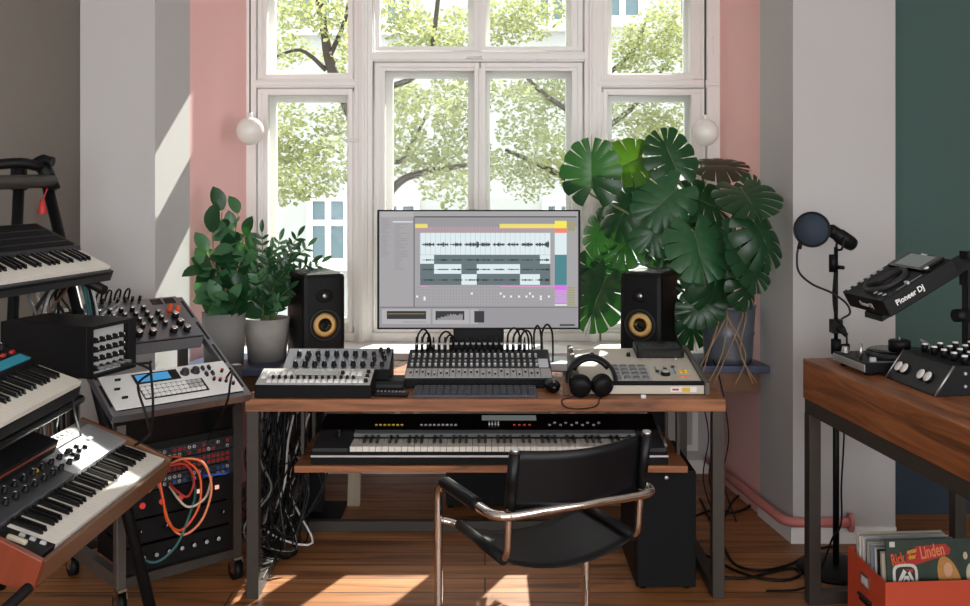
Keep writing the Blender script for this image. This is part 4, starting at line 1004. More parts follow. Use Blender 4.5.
for i in range(3): put('button', knob_me(.009, .006, 'dark_grey', 'light_grey', None), pl_, (.03 + i * .0, .03 + i * .03, PH))
for i in range(6): put('button', block_me(.014, .01, .005, 'light_grey'), pl_, (.02 + i * .028, PW - .018, PH))
put('knob', knob_me(.01, .014, 'black', 'white_plastic', None), pl_, (.2, .022, PH))
part('tempo_slider', MB().use('mid_grey').box(.07, .17, .018, .022, PH, PH + .002).use('light_grey').box(.11, .118, .01, .03, PH, PH + .01), pl_)
text('lettering', 'Pioneer DJ', .024, 'white_plastic', pl_, frame_mtx((-.0012, PW * .47, PH * .5), (0, -1, 0), (0, 0, 1)), .85)
text('lettering', 'Pioneer DJ', .027, 'white_plastic', pl_, frame_mtx((.095, -.0012, PH * .52), (1, 0, 0), (0, 0, 1)), .95)
text('lettering', 'Pioneer', .012, 'white_plastic', pl_, frame_mtx((PD - .013, PW / 2, PH + .0125), (0, -1, 0), (1, 0, 0)), 1)
ps = djthing('player_stand', 'black metal stand holding the tilted player over the table', 'stand', 0, 0)
part('post', MB().use('black').box(.46, .50, -.32, -.28, .012, .345), ps, bevel=.003)
part('base_plate', MB().use('black').box(.435, .60, -.36, -.15, 0, .012), ps)
cx, cz = math.cos(th), math.sin(th)
sh = MB().use('black').prism([(.12, pz - .905 - .012 + .012 * cz), (.47, pz - .905 - .012 + (.36) * cz / cx), (.47, pz - .905 - .03 + (.36) * cz / cx), (.12, pz - .905 - .026)], -.36, -.24, 'y')
part('tray', sh, ps)
part('clamp_knob', MB().use('black').cyl((.45, -.33, .2), (.40, -.335, .2), .024, .022), ps)
part('post', MB().use('black').box(.455, .505, -.325, -.275, .30, .42), ps)

# ---------------------------------------------------------------- microphone on its stand
mx0, my0 = PX(836, 4.13), 4.13
mi = thing('microphone_stand', 'black round-based microphone stand behind the tall wooden table', 'microphone stand', (mx0, my0, 0))
part('base', MB().use('black').lathe([(.155, 0), (.155, .012), (.14, .02), (.02, .028), (1e-4, .028)], 40), mi)
part('pole', MB().use('black').cyl((0, 0, .02), (0, 0, .90), .0125), mi)
part('inner_pole', MB().use('black').cyl((0, 0, .88), (0, 0, 1.30), .008), mi)
part('clutch', MB().use('black').cyl((0, 0, .87), (0, 0, .93), .02).cyl((0, 0, .9), (.05, -.01, .9), .01, .014), mi, bevel=0)
part('clamp', MB().use('black').box(-.022, .022, -.02, .02, .955, 1.01).cyl((.0, -.02, .98), (.03, -.04, .95), .01), mi, bevel=.003)
part('clamp', MB().use('black').cyl((-.012, 0, 1.20), (-.012, 0, 1.27), .016).cyl((0, 0, 1.22), (.02, -.03, 1.22), .008), mi)
cbm = MB().use('black').tube(smoothpath([(-.012, -.02, 1.2), (-.018, -.02, 1.1), (-.006, -.022, 1.02), (.03, -.02, .97), (.036, -.02, .9), (.02, -.02, .82)], 8), .004, 6)
part('cable', cbm, mi)
mc = thing('microphone', 'black broadcast microphone tilted on top of the stand', 'microphone', (mx0, my0, 0))
a = P(829, 229, 4.10) - Vector((mx0, my0, 0)); b = P(856, 247, 4.16) - Vector((mx0, my0, 0))
ax = (b - a).normalized()
Rm = orient((0, 0, 0), (0, 0, 1), ax); Rm = Vector((0, 0, 1)).rotation_difference(ax).to_matrix().to_4x4(); Rm.translation = a
part('body', MB().use('black').lathe([(1e-4, .0), (.02, .0), (.026, .012), (.026, .06), (.03, .062), (.03, .125), (.027, .14), (.012, .145), (1e-4, .145)], 28, Rm), mc)
yk = smoothpath([a + ax * .07 + Vector((0, -.034, 0)), a + ax * .06 + Vector((0, -.034, -.05)), Vector((0, 0, 1.29))], 6)
part('yoke', MB().use('black').tube(yk, .005, 8).tube(smoothpath([a + ax * .07 + Vector((0, .034, 0)), a + ax * .06 + Vector((0, .034, -.05)), Vector((0, 0, 1.29))], 6), .005, 8), mc)
pf = thing('pop_filter', 'round dark pop filter on a gooseneck in front of the microphone', 'pop filter', (mx0, my0, 0))
c = P(812, 229.5, 4.02) - Vector((mx0, my0, 0)); nrm = Vector((-.35, -.9, .1)).normalized()
Rp = Vector((0, 0, 1)).rotation_difference(nrm).to_matrix().to_4x4(); Rp.translation = c
part('hoop', MB().use('black').tube([Rp @ Vector((.066 * math.cos(t), .066 * math.sin(t), 0)) for t in [2 * PI * i / 40 for i in range(40)]], .005, 8, True), pf)
part('screen', MB().use('mesh_blue').lathe([(.064, -.002), (.064, .002), (1e-4, .004)], 40, Rp), pf)
g0 = P(799, 246, 4.03); gp = [g0, P(797, 256, 4.03), P(799, 272, 4.04), P(812, 284, 4.06), P(832, 293, 4.10), P(846, 303, 4.12), P(850, 313, 4.12), P(843, 318, 4.13), Vector((mx0 + .012, my0, 1.0))]
part('gooseneck', MB().use('dark_grey').tube([p - Vector((mx0, my0, 0)) for p in smoothpath(gp, 8)], .0045, 8), pf)
part('clip', MB().use('black').cyl(P(799, 249, 4.03) - Vector((mx0, my0, 0)), P(801, 241, 4.03) - Vector((mx0, my0, 0)), .009), pf)
cb = smoothpath([(mx0 + .012, my0 - .02, .82), (mx0 + .03, my0 - .03, .72), (mx0 - .03, my0 - .03, .62), (mx0 + .02, my0 - .03, .6), (mx0 + .015, my0 - .02, .35), (mx0 + .01, my0 - .03, .2), (mx0 - .05, my0 - .1, .16), (mx0 - .12, my0 - .16, .05), (mx0 - .2, my0 - .2, .008), (mx0 - .34, my0 - .22, .008)], 8)
tag(part('microphone_cable', MB().use('black').tube(cb, .004, 6)), 'black cable running down the microphone pole to the floor', 'cable')

# ---------------------------------------------------------------- red box of records
RZ = math.radians(4.4); bo = Vector((1.322, 3.39, 0))
rb = thing('record_box', 'open orange-red record box on the floor under the tall table', 'box', bo, RZ)
bw, bd, t_ = .36, .29, .004
part('side_panel', MB().use('red_box').prism([(0, 0), (bd, 0), (bd, .262), (0, .248)], 0, t_, 'x'), rb)
part('side_panel', MB().use('red_box').prism([(0, 0), (bd, 0), (bd, .262), (0, .248)], bw - t_, bw, 'x'), rb)
part('front_panel', MB().use('red_box').box(t_, bw - t_, 0, t_, 0, .248), rb)
part('rear_panel', MB().use('red_box').box(t_, bw - t_, bd - t_, bd, 0, .262), rb)
part('base', MB().use('red_box').box(t_, bw - t_, t_, bd - t_, 0, t_), rb)
lh = part('label_holder', MB().use('silver').box(-.003, 0, .12, .18, .175, .215), rb)
part('label_card', MB().use('paper').box(-.0036, -.003, .126, .174, .18, .208), lh)
part('hand_hole', MB().use('black').box(-.004, 0, .1, .19, .115, .14).use('dark_grey').box(-.012, -.003, .1, .19, .135, .142), rb)
BM = Matrix.Translation(bo) @ Matrix.Rotation(RZ, 4, 'Z')
R = random.Random(17); LS = .312
ords = ['second', 'third', 'fourth', 'fifth', 'sixth', 'seventh', 'eighth', 'ninth', 'tenth', 'eleventh', 'twelfth', 'rearmost']
smats = ['sleeve_cream', 'sleeve_white', 'sleeve_black', 'sleeve_white', 'sleeve_blue', 'sleeve_white', 'sleeve_cream', 'sleeve_blue', 'sleeve_white', 'sleeve_white', 'sleeve_cream', 'sleeve_white']
cn = {'sleeve_cream': 'cream', 'sleeve_white': 'whitish', 'sleeve_black': 'black', 'sleeve_blue': 'pale blue'}
def sleeve(label, y, tilt, mat, dx=0, dz=0):
    m = BM @ Matrix.Translation((.02 + dx, y, .006 + dz)) @ Matrix.Rotation(-tilt, 4, 'X')
    t = thing('record_sleeve', label, 'record', mtx=m, group='records in the red box')
    part('cover', MB().use(mat).box(0, LS, 0, .006, 0, LS), t); return t
for i in range(12):
    sleeve('%s record sleeve, %s from the front in the red box' % (cn[smats[i]], ords[i]) if i < 11 else 'whitish rearmost record sleeve in the red box', .038 + i * .0195, .09 - i * .006, smats[i], R.uniform(-.008, .004), R.uniform(0, .004))
lp = sleeve('front record sleeve, green with blond figure and orange lettering, in the red box', .016, .11, 'cover_green', .004, .052)
def cart(name, mat, pts, k=1): return part(name, MB().use(mat).add([(x * LS, -.0004 * k, z * LS) for x, z in pts], [tuple(range(len(pts)))]), lp)
def ell(cx, cz, rx, rz, n=24, a=0): return [(cx + rx * math.cos(2 * PI * i / n) * math.cos(a) - rz * math.sin(2 * PI * i / n) * math.sin(a), cz + rx * math.cos(2 * PI * i / n) * math.sin(a) + rz * math.sin(2 * PI * i / n) * math.cos(a)) for i in range(n)]
cart('red_band', 'red', [(.22, .72), (.40, .76), (.70, .84), (.72, .90), (.66, .95), (.34, .93), (.22, .86)])
cart('hair', 'hair_blond', ell(.70, .56, .12, .27, 24, .3), 1); cart('face', 'skin', ell(.68, .68, .05, .075), 2); cart('shoulder', 'cheek_red', ell(.66, .44, .12, .14), 1)
cart('blossom', 'sleeve_cream', ell(.93, .62, .05, .12), 1); cart('blossom', 'sleeve_cream', ell(.88, .82, .025, .04), 1)
cart('sticker', 'sleeve_white', [(.04, .93), (.10, .93), (.10, .985), (.04, .985)], 2)
def rsq(cx, cz, rx, rz): return [(cx + rx * math.copysign(abs(math.cos(t)) ** .55, math.cos(t)), cz + rz * math.copysign(abs(math.sin(t)) ** .55, math.sin(t))) for t in [2 * PI * i / 28 for i in range(28)]]
cart('emblem', 'sleeve_white', rsq(.20, .63, .14, .125), 3); cart('emblem', 'sleeve_black', rsq(.20, .63, .11, .095), 4)
for pts in ([(.11, .57), (.18, .70), (.215, .67), (.15, .57)], [(.17, .57), (.19, .63), (.235, .63), (.25, .57), (.22, .57), (.215, .595), (.195, .595), (.19, .57)], [(.225, .66), (.25, .68), (.30, .57), (.27, .57)]): cart('emblem', 'sleeve_white', pts, 5)
cart('emblem', 'red', [(.20, .70), (.29, .70), (.28, .66)], 5)
fm = lambda x, z, a: frame_mtx((x * LS, -.0018, z * LS), (math.cos(a), 0, math.sin(a)), (-math.sin(a), 0, math.cos(a)))
text('lettering', 'Rick', .054, 'orange', lp, fm(.125, .80, .16), .5)
text('lettering', 'unter', .02, 'yellow', lp, fm(.285, .885, .16), .8); text('lettering', 'der', .022, 'yellow', lp, fm(.285, .825, .16), .9)
text('lettering', 'Linden', .058, 'salmon', lp, fm(.51, .875, .16), .55)

# ================================================================ instrument corner on the left
TU = Vector((.745, .667, 0)); TW = Vector((-.667, .745, 0)); TC = Vector((-1.33, 3.71, 0))
tm = Matrix((TU, TW, Vector((0, 0, 1)))).transposed().to_4x4(); tm.translation = TC
tr = thing('equipment_rack', 'dark steel rolling rack with slanted top rails at the left of the desk', 'rack', mtx=tm)
g = .035; RWD = .50; RDP = .50
for x in (0, RWD - g):
    for y in (0, RDP - g):
        hz = .845 if y == 0 else 1.03
        part('post', MB().use('steel_dark' if not (x == 0 and y == 0) else 'steel_grey').box(x, x + g, y, y + g, .09, hz), tr, bevel=.002)
        cs = part('caster', MB().use('black').cyl((x + g / 2 - .014, y + g / 2, .036), (x + g / 2 + .014, y + g / 2, .036), .036), tr)
        part('fork', MB().use('chrome').box(x - .002, x + .002, y - .006, y + .028, .03, .085).box(x + g - .002, x + g + .002, y - .006, y + .028, .03, .085).box(x - .002, x + g + .002, y - .006, y + .03, .08, .09), cs)
for x in (0, RWD - g): part('base_beam', MB().use('steel_grey').box(x, x + g, g, RDP - g, .09, .14), tr, bevel=.002)
part('base_beam', MB().use('steel_dark').box(g, RWD - g, 0, g, .09, .125), tr); part('base_beam', MB().use('steel_dark').box(g, RWD - g, RDP - g, RDP, .09, .125), tr)
part('top_beam', MB().use('black').box(g, RWD - g, 0, g, .575, .60), tr)
part('front_panel', MB().use('black_gloss').box(g, RWD - g, .012, .02, .60, .76), tr)
# slanted rails: bottom right corner R0, running back along TW and up
R0 = P(250, 391, 3.857); R0.z = .78
sa_ = math.atan2(.301, .570); SV = TW * math.cos(sa_) + Vector((0, 0, math.sin(sa_)))
SO = R0 - TU * .53
sm_ = Matrix((TU, SV, TU.cross(SV))).transposed().to_4x4(); sm_.translation = SO
toL = tm.inverted() @ sm_
for x in (0, .53 - .03):
    o = put('slanted_rail', MB().use('panel_steel').box(x, x + .03, -.02, .645, -.03, 0).mesh('slanted_rail'), tr, mtx=toL, bevel=.002)
    m = MB().use('black')
    for k in range(4): m.box(x + .010, x + .020, .03 + k * .155, .15 + k * .155, -.001, .0012)
    part('slot', m, o)
put('cross_rail', MB().use('panel_steel').box(.03, .50, -.02, .004, -.03, -.002).mesh('cross_rail'), tr, mtx=toL); put('cross_rail', MB().use('steel_dark').box(.03, .50, .615, .64, -.03, -.002).mesh('cross_rail'), tr, mtx=toL)
# lower synth module (blue display)
ls = thing('synthesizer_module', 'pale synthesizer module with blue display on the lower slanted rails', 'synthesizer', mtx=sm_ @ Matrix.Translation((.02, .006, .0)))
part('face_panel', MB().use('white_plastic').box(.0, .485, 0, .185, 0.001, .006), ls, bevel=.001)
part('housing', MB().use('black').box(.018, .473, .012, .175, -.08, .001), ls)
part('display', MB().use('black_gloss').box(.115, .285, .115, .17, .006, .009), ls)
part('screen', MB().use('lcd_blue').box(.125, .25, .122, .163, .009, .0096), ls)
part('button_field', MB().use('black').box(.115, .36, .028, .1, .006, .0075), ls)
kbn = block_me(.017, .015, .006, 'white_plastic'); kbl = block_me(.017, .015, .006, 'light_grey')
for i in range(12):
    for j in range(3): put('button', kbn if not (i > 8 and j > 0) else kbl, ls, (.127 + i * .0195, .042 + j * .022, .0075))
for x in (.31, .352): put('knob', knob_me(.016, .018, 'dark_grey', None, None), ls, (x, .142, .006))
for x, y in ((.385, .15), (.41, .15), (.385, .115), (.41, .115)): put('switch', block_me(.009, .02, .012, 'dark_grey'), ls, (x, y, .006))
for x, y in ((.4, .08), (.42, .07), (.44, .06), (.45, .12), (.46, .04)): put('knob', knob_me(.006, .014, 'black', 'red', None), ls, (x, y, .006))
for x, y in ((.03, .10), (.04, .05), (.05, .15)): part('cable_clip', MB().use('black').box(x, x + .02, y, y + .005, .006, .014), ls)
# upper synth module, many knobs
us = thing('synthesizer_module', 'dark grey synthesizer module crowded with chrome-topped knobs on the upper slanted rails', 'synthesizer', mtx=sm_ @ Matrix.Translation((.09, .34, .02)))
UW, UD = .40, .285
part('housing', MB().use('black').box(0, UW, 0, UD, -.055, 0), us, bevel=.003)
part('face_panel', MB().use('panel_steel').box(.003, UW - .003, .004, UD - .004, 0, .003), us)
part('front_edge', MB().use('mid_grey').box(.003, UW - .003, -.003, .0, -.05, -.002), us)
ku = knob_me(.015, .024, 'black', 'chrome', None); ku2 = knob_me(.010, .02, 'black', 'chrome', None)
for i in range(6): put('knob', ku, us, (.04 + i * .055 + (.03 if i > 3 else 0), .045, .003))
for j in range(4):
    for i in range(6 - (j > 2)): put('knob', ku2, us, (.05 + i * .045, .095 + j * .038, .003))
for i in range(2): put('knob', ku, us, (.335 - i * .0, .09 + i * .05, .003))
for i in range(2): part('meter', MB().use('black_gloss').box(.28 + i * .055, .325 + i * .055, .235, .27, .003, .005), us)
put('knob', knob_me(.01, .03, 'orange', None, None), us, (.33, .185, .003)); put('knob', knob_me(.01, .026, 'orange', None, None), us, (.36, .175, .003))
for i in range(8): part('jack_plug', MB().use('black').cyl((.03 + i * .03, .275, 0), (.03 + i * .03, .275, .022), .006), us)
UM = sm_ @ Matrix.Translation((.09, .34, .02))
for i in range(4):
    x = .06 + i * .037
    pth = smoothpath([UM @ Vector((x, .272, .015)), UM @ Vector((x + .002, .274, .045)), UM @ Vector((x + .014, .28, .06)), UM @ Vector((x + .026, .286, .045)), UM @ Vector((x + .028, .29, .0))], 6)
    tag(part('patch_cable', MB().use('black').tube(pth, .004, 6)), 'small black cable loop behind the knob-crowded module, %s from the pier' % ('fourth', 'third', 'second', 'nearest')[i], 'cable', 'cable loops behind the upper module')
# units in the rack
def unit(name, label, cat, z0, z1, mat='black', d=.3):
    t = thing(name, label, cat, mtx=tm @ Matrix.Translation((g + .002, .004, z0)))
    part('chassis', MB().use('black').box(.01, RWD - 2 * g - .014, .006, d, .002, z1 - z0 - .002), t)
    part('face_panel', MB().use(mat).box(0, RWD - 2 * g - .004, 0, .006, 0, z1 - z0), t, bevel=.001)
    return t
fw = RWD - 2 * g - .004
fx_ = Matrix.Rotation(PI / 2, 4, 'X')
for n_, (lab, z0, cl) in enumerate((('top patch bay in the steel rack, just under its black top beam', .525, ['dark_grey', 'red', 'light_grey']), ('middle patch bay in the steel rack with a red row of sockets', .475, ['red', 'red', 'red']), ('lowest patch bay in the steel rack, above the unit with lit lamps', .425, ['light_grey', 'dark_grey', 'blue']))):
    t = unit('patch_bay', lab, 'patch bay', z0, z0 + .046, 'dark_grey')
    sk = [MB().use(c_).cyl((0, 0, 0), (0, 0, .006), .0062, None, 8).use('black').cyl((0, 0, .006), (0, 0, .0065), .003, None, 6).mesh('socket') for c_ in cl]
    for i in range(20):
        for j in range(2): put('socket', sk[R.randrange(3)], t, mtx=Matrix.Translation((.025 + i * (fw - .05) / 19, 0, .013 + j * .02)) @ fx_)
t = unit('rack_unit', 'black rack unit with red and glowing lamps behind the orange cables', 'rack unit', .33, .42)
for i, k in enumerate(('led_red', 'led_red', 'led_red', 'led_warm', 'led_warm')): part('lamp', MB().use(k).box(.05 + i * .075, .066 + i * .075, -.003, 0, .045, .06) if i > 2 else MB().use(k).cyl((.06 + i * .075, 0, .045), (.06 + i * .075, -.004, .045), .011), t)
t = unit('rack_unit', 'blank black rack unit below the one with lamps', 'rack unit', .235, .322)
for x in (.05, .15, .3, .38): put('knob', knob_me(.01, .014), t, mtx=Matrix.Translation((x, 0, .045)) @ fx_)
t = unit('rack_unit', 'lowest black rack unit with small silver knobs near the floor', 'rack unit', .135, .225)
for i in range(7): put('knob', knob_me(.009, .014, 'black', 'light_grey', None), t, mtx=Matrix.Translation((.06 + i * .05, 0, .05)) @ fx_)
def rk(x, z, o=0): return tm @ Vector((g + x, -.01 - o, z))
for lab, c_, pts in (
        ('thick orange patch cable hanging in a long loop at the left of the rack', 'orange', [rk(.12, .55), rk(.08, .56, .06), rk(.09, .42, .1), rk(.11, .33, .1), rk(.17, .29, .09), rk(.24, .36, .08), rk(.25, .47, .06), rk(.2, .53, .03), rk(.17, .54)]),
        ('salmon patch cable looping widest over the rack front', 'salmon', [rk(.14, .50), rk(.18, .54, .06), rk(.25, .52, .09), rk(.28, .42, .1), rk(.24, .31, .1), rk(.17, .27, .09), rk(.12, .33, .08), rk(.1, .45, .05), rk(.08, .5)]),
        ('red patch cable in a short loop beside the orange one', 'red', [rk(.1, .49), rk(.13, .52, .05), rk(.19, .52, .07), rk(.22, .46, .08), rk(.2, .4, .07), rk(.17, .42, .04), rk(.16, .44)]),
        ('yellow patch cable curled at the left end of the patch bays', 'yellow', [rk(.03, .47), rk(.01, .5, .05), rk(.05, .52, .07), rk(.08, .48, .06), rk(.06, .44, .04), rk(.04, .45)]),
        ('pale patch cable crossing down to the right over the patch bays', 'sleeve_cream', [rk(.33, .44), rk(.3, .42, .05), rk(.26, .38, .08), rk(.2, .36, .06), rk(.16, .43)]),
        ('dark teal cable drooping lowest across the rack front', 'teal_cable', [rk(.01, .44), rk(-.01, .38, .05), rk(.0, .25, .09), rk(.06, .2, .1), rk(.14, .24, .1), rk(.2, .33, .08), rk(.24, .40, .05), rk(.25, .45)]),
        ('short blue patch cable at the right of the patch bays', 'blue', [rk(.3, .44), rk(.33, .45, .04), rk(.37, .445, .04), rk(.4, .45)])):
    tag(part('patch_cable', MB().use(c_).tube(smoothpath(pts, 8), .0048, 7)), lab, 'cable', 'coloured patch cables on the rack')

# ---------------------------------------------------------------- tiered keyboard stand
ks_ = thing('keyboard_stand', 'black tubular tiered keyboard stand at the left edge', 'stand', (0, 0, 0))
def tube(name, *pts, r=.021, mat='black', parent=ks_): return part(name, MB().use(mat).tube(pts, r, 12), parent)
ap = P(47, 184, 3.95); ft = Vector((-1.155, 3.60, .0))
tube('leg', ap, ft)
tube('leg', P(19, 184, 3.95), Vector((PX(8, 3.95) - .03, 3.95, 0)))
tube('crossbar', P(52, 181, 3.95), Vector((-1.95, 2.3, 1.56)), r=.026, mat='steel_dark')
tube('leg', Vector((-1.72, 2.3, 1.56)), Vector((-1.22, 2.2, 0))); tube('leg', Vector((-1.95, 2.3, 1.56)), Vector((-1.97, 2.3, 0)))
hd = MB().use('black').tube(smoothpath([P(-20, 166, 3.8), P(20, 163, 3.87), P(38, 166, 3.92), P(42, 160, 3.94), P(53, 162, 3.94)], 6), [.02] * 25, 10)
part('handle', hd, ks_)
cl_ = MB().use('black').tube([P(38, 158, 3.95), P(46, 172, 3.95), P(54, 190, 3.95)], [.03, .028, .026], 12); part('clamp', cl_, ks_)
cl_ = MB().use('black').tube([P(19, 165, 3.95), P(19, 190, 3.95)], .03, 12); part('clamp', cl_, ks_)
# support bars under the tiers
for x, z in ((-1.31, .868), (-1.50, .915)): tube('tier_bar', (x, 2.35, z), (x, 3.33, z), r=.014)
for x, z in ((-1.16, .548), (-1.36, .612)): tube('tier_bar', (x, 2.3, z), (x, 3.60 if x < -1.2 else 3.50, z), r=.014)
tube('tier_arm', (-1.74, 3.82, 1.33), (-1.36, 3.67, 1.18), r=.018); tube('tier_arm', (-1.74, 3.82, 1.33), (-1.70, 3.95, 1.36), r=.016)
tube('tier_arm', (-1.84, 3.1, 1.33), (-1.55, 3.0, 1.18), r=.018)
tg = thing('tassel', 'small red tassel tied to the top of the keyboard stand', 'tassel', P(44, 196, 3.90))
part('loop', MB().use('red').tube([(.012, .0, .03), (.006, -.01, .0), (0, -.015, -.02)], .003, 6), tg)
part('fringe', MB().use('red').lathe([(.005, -.012), (.01, -.02), (.018, -.065), (.017, -.068), (1e-4, -.066)], 14, Matrix.Translation((0, -.015, 0))), tg)

def board(label, name, fr_far, length, depth, tilt, rotz, h, cat='keyboard', group=None):
    """instrument whose right (treble) end is at fr_far, long axis running toward the camera; local x from bass to treble, y back"""
    # local x = +Y-ish, local y = -X-ish ; origin at treble front top corner
    ux = Vector((math.sin(rotz), math.cos(rotz), 0)); uy = Vector((-math.cos(rotz) * math.cos(tilt), math.sin(rotz) * math.cos(tilt), math.sin(tilt)))
    m_ = Matrix((ux, uy, ux.cross(uy))).transposed().to_4x4(); m_.translation = Vector(fr_far)
    t = thing(name, label, cat, mtx=m_, group=group); return t, m_
# top tier: organ
ff = P(112, 266, 3.735); dirv = P(0, 282, 3.2) - ff
og, om = board('dark grey slim organ with white keys on the top tier of the stand', 'stage_organ', (-1.358, 3.735, 1.258), .9, .35, .39, math.radians(16), .07)
OL = .95
m = MB().use('dark_grey').prism([(.0, -.045), (.36, -.055), (.36, 0.02), (.15, .018), (.13, -.012), (0, -.012)], -OL, 0, 'x'); part('case', m, og, bevel=.003)
part('front_rail', MB().use('dark_grey').box(-OL, -.008, -.02, 0, -.045, -.006), og, bevel=.002)
part('felt_strip', MB().use('black').box(-OL, -.03, -.0215, -.02, -.018, -.010), og)
keys(og, 'C', 36, -OL + .10, .0232, -.004, .008, .14, .085)
m = MB().use('black_soft')
m.box(-OL + .01, -.02, .165, .35, .0185, .021); part('top_panel', m, og)
for k in range(3): part('ridge', MB().use('dark_grey').box(-OL + .02, -.03, .19 + k * .05, .196 + k * .05, .0205, .024), og)
# middle tier: blue-panelled keyboard
bk_, bmx = board('keyboard with a blue stripe panel on the middle tier of the stand', 'compact_synthesizer', (-1.253, 3.2, .948), .7, .3, .35, 0, .06)
BL = .80
m = MB().use('black_soft').prism([(0, -.05), (.31, -.05), (.31, .03), (.165, .022), (.15, -.012), (0, -.012)], -BL, 0, 'x'); part('case', m, bk_, bevel=.003)
keys(bk_, 'C', 32, -BL + .05, .0233, .004, .006, .142, .09)
part('blue_stripe', MB().use('cyan').box(-BL + .01, -.03, .168, .205, .0225, .027), bk_)
part('control_panel', MB().use('black').box(-BL + .01, -.03, .207, .305, .026, .03), bk_)
for i in range(6): put('knob', knob_me(.011, .02), bk_, (-.07 - i * .05, .25, .03)); 
for i in range(4): put('switch', block_me(.02, .012, .01, 'red'), bk_, (-.06 - i * .06, .217, .028))
for i in range(4): put('knob', knob_me(.009, .02, 'black', 'light_grey', None), bk_, (-.09 - i * .05, .285, .03))
# lower tier: wood-cheeked synth
kg, km = board('brushed metal synthesizer with brown wooden ends lit by the sun', 'analog_synthesizer', (-1.095, 3.548, .615), .94, .33, .325, math.radians(2.6), .08)
KL = .943
part('case', MB().use('black').prism([(.0, -.07), (.325, -.07), (.325, .02), (.17, .012), (.152, -.012), (0, -.02)], -KL + .016, -.016, 'x'), kg)
part('end_cheek', MB().use('cheek_brown').prism([(-.014, -.075), (.33, -.075), (.33, .036), (.15, .026), (-.014, .006)], -.018, 0, 'x'), kg, bevel=.003)
part('end_cheek', MB().use('cheek_red').prism([(-.014, -.085), (.33, -.085), (.33, .036), (.15, .026), (-.014, .006)], -KL, -KL + .02, 'x'), kg, bevel=.003)
part('key_slip', MB().use('cheek_brown').box(-KL + .02, -.018, -.014, .0, -.07, -.004), kg, bevel=.002)
keys(kg, 'C', 36, -KL + .115, (KL - .14) / 36, .004, .004, .142, .092)
part('performance_panel', MB().use('black').box(-KL + .022, -KL + .11, .004, .155, -.012, .004), kg)
part('pitch_wheel', MB().use('sleeve_cream').box(-KL + .05, -KL + .066, .06, .115, .0, .014), kg, bevel=.004)
for i in range(3): put('switch', block_me(.01, .016, .008, 'light_grey'), kg, (-KL + .09, .03 + i * .03, .004))
part('control_panel', MB().use('panel_sunlit').prism([(.152, .0), (.325, .018), (.325, .03), (.152, .02)], -.42, -.02, 'x').use('panel_steel').prism([(.152, .0), (.325, .018), (.325, .03), (.152, .02)], -KL + .022, -.42, 'x'), kg, bevel=.001)  # far part painted brighter as sun gleam, rest plain steel
part('name_strip', MB().use('silver').box(-.30, -.03, .295, .32, .0285, .032), kg)
text('lettering', 'KORG', .03, 'white_plastic', kg, frame_mtx((-.20, .30, .0345), (1, 0, 0), (0, 1, 0)), 1.6)
R = random.Random(77)
for j in range(2):
    for i in range(9): put('knob', knob_me(.009, .016), kg, (-.32 - i * .055, .195 + j * .035 + .0, .024 + j * .004))
for i in range(5): put('switch', block_me(.008, .016, .01, 'black'), kg, (-.22 - i * .022, .215 + (i % 2) * .02, .024))
put('switch', block_me(.022, .014, .008, 'yellow'), kg, (-.52, .235, .028)); put('switch', block_me(.03, .016, .006, 'white_plastic'), kg, (-.14, .235, .026))
# dark module lying on top of it
md = thing('effect_module', 'black module with a red stripe resting on the back of the brushed metal synthesizer', 'effects unit', mtx=km @ Matrix.Translation((-.85, .25, .052)))
part('housing', MB().use('black_soft').box(0, .48, 0, .14, -.012, .03), md, bevel=.003)
part('red_stripe', MB().use('cheek_red').box(.004, .476, -.0015, 0.0, .012, .02), md)
# black half-rack case with knob panel facing the room
nb = Vector((PX(90, 3.3), 3.3, .937)); fb = Vector((PX(134, 3.51), 3.51, .937))
ux = (fb - nb); Lb_ = ux.length; ux.normalize(); uy = Vector((-ux.y, ux.x, 0))
em = Matrix((ux, uy, Vector((0, 0, 1)))).transposed().to_4x4(); em.translation = nb
eu = thing('modular_case', 'black case with a cream panel of knobs at the end of the stand tier', 'synthesizer', mtx=em)
part('case', MB().use('black').box(0, Lb_, .012, .36, 0, .17), eu, bevel=.003)
part('rim', MB().use('black').ring(0, Lb_, 0, .17, .01, Lb_ - .04, .012, .158, -.006, .014) if False else MB().use('black').box(0, Lb_, -.008, .012, .158, .17).box(0, Lb_, -.008, .012, 0, .012).box(0, .008, -.008, .012, .012, .158).box(Lb_ - .045, Lb_, -.008, .012, .012, .158), eu)
part('face_panel', MB().use('light_grey').box(.008, Lb_ - .045, .008, .0118, .012, .158), eu)
R = random.Random(2)
for i in range(5):
    for j in range(4): put('knob', knob_me(.0095, .018), eu, mtx=Matrix.Translation((.03 + i * .032, .008, .03 + j * .03)) @ fx_)
for i in range(5): part('jack_plug', MB().use('mid_grey').cyl((.03 + i * .032, .008, .015 + .018), (.03 + i * .032, -.035, .033), .006), eu)
def wcable(lab, pts, mat='black', r=.0042, group='cables around the left instruments', name='cable'):
    tag(part(name, MB().use(mat).tube(smoothpath(pts, 8), r, 7)), lab, 'cable', group)
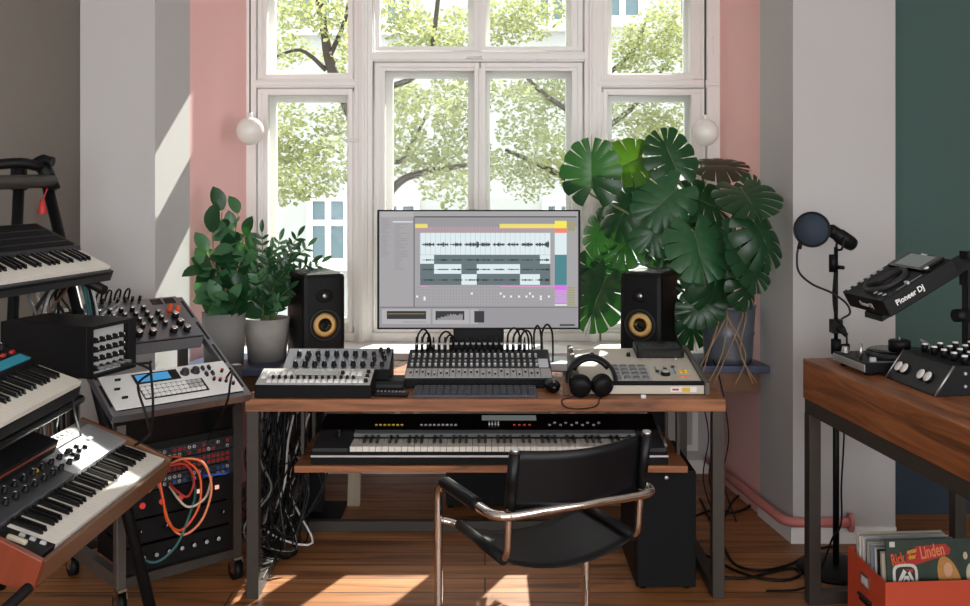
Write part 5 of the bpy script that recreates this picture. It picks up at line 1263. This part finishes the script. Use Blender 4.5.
wcable('black cable drooping from the case panel in front of the blue display', [em @ Vector((.10, -.04, .03)), em @ Vector((.14, -.12, .035)), P(150, 365, 3.36), P(153, 400, 3.32), P(151, 430, 3.35), P(143, 440, 3.4), P(135, 445, 3.45)])
wcable('black cable from the case panel falling left of the blue display', [em @ Vector((.16, -.04, .03)), em @ Vector((.18, -.1, .0)), P(138, 385, 3.36), P(146, 415, 3.33), P(151, 435, 3.36)])
wcable('thin black double lead plugged into the right of the pale module', [sm_ @ Vector((.46, .07, .02)), sm_ @ Vector((.47, .06, .06)), P(230, 385, 3.72), P(227, 402, 3.74), P(216, 425, 3.8), P(208, 440, 3.85)])
for i, (a_, b_, nm) in enumerate((((38, 398), (37, 440), 'nearest the stand leg'), ((55, 398), (56, 432), 'in the middle'), ((72, 394), (80, 432), 'nearest the silver panel'))):
    wcable('thin dark cable dangling below the blue-striped keyboard, %s' % nm, [P(a_[0], a_[1], 3.2), P(a_[0] + 3, (a_[1] + b_[1]) / 2, 3.25), P(b_[0], b_[1], 3.4), P(b_[0] + 4, b_[1] + 25, 3.5)], 'dark_grey' if i != 1 else 'black', .004, 'cables below the blue-striped keyboard', 'dangling_cable')
ot = MB(); R = random.Random(6)
for i in range(16):
    px = R.uniform(28, 62); pe = px + R.uniform(-14, 14); Y = R.uniform(3.75, 3.9)
    ot.use(R.choice(['black', 'black', 'mid_grey', 'light_grey', 'teal_cable', 'cheek_brown', 'dark_grey']))
    ot.tube(smoothpath([P(px + 8, 284, Y - .08), P(px, 296, Y), P(pe, 315, Y), P(pe + R.uniform(-8, 8), 345, Y), P(pe, 420, Y), P(pe + 6, 470, Y + .05)], 6), R.choice([.004, .005, .006]), 6)
for i in range(4):
    ot.use(R.choice(['black', 'teal_cable', 'light_grey'])); px = 84 + i * 3
    ot.tube(smoothpath([P(px - 4, 282, 3.82), P(px, 292, 3.84), P(px + 4, 312, 3.86), P(px + 6, 340, 3.86)], 6), .005, 6)
tag(part('cable_tangle', ot), 'bundle of mixed cables hanging down below the top organ', 'cables', None, 'stuff')
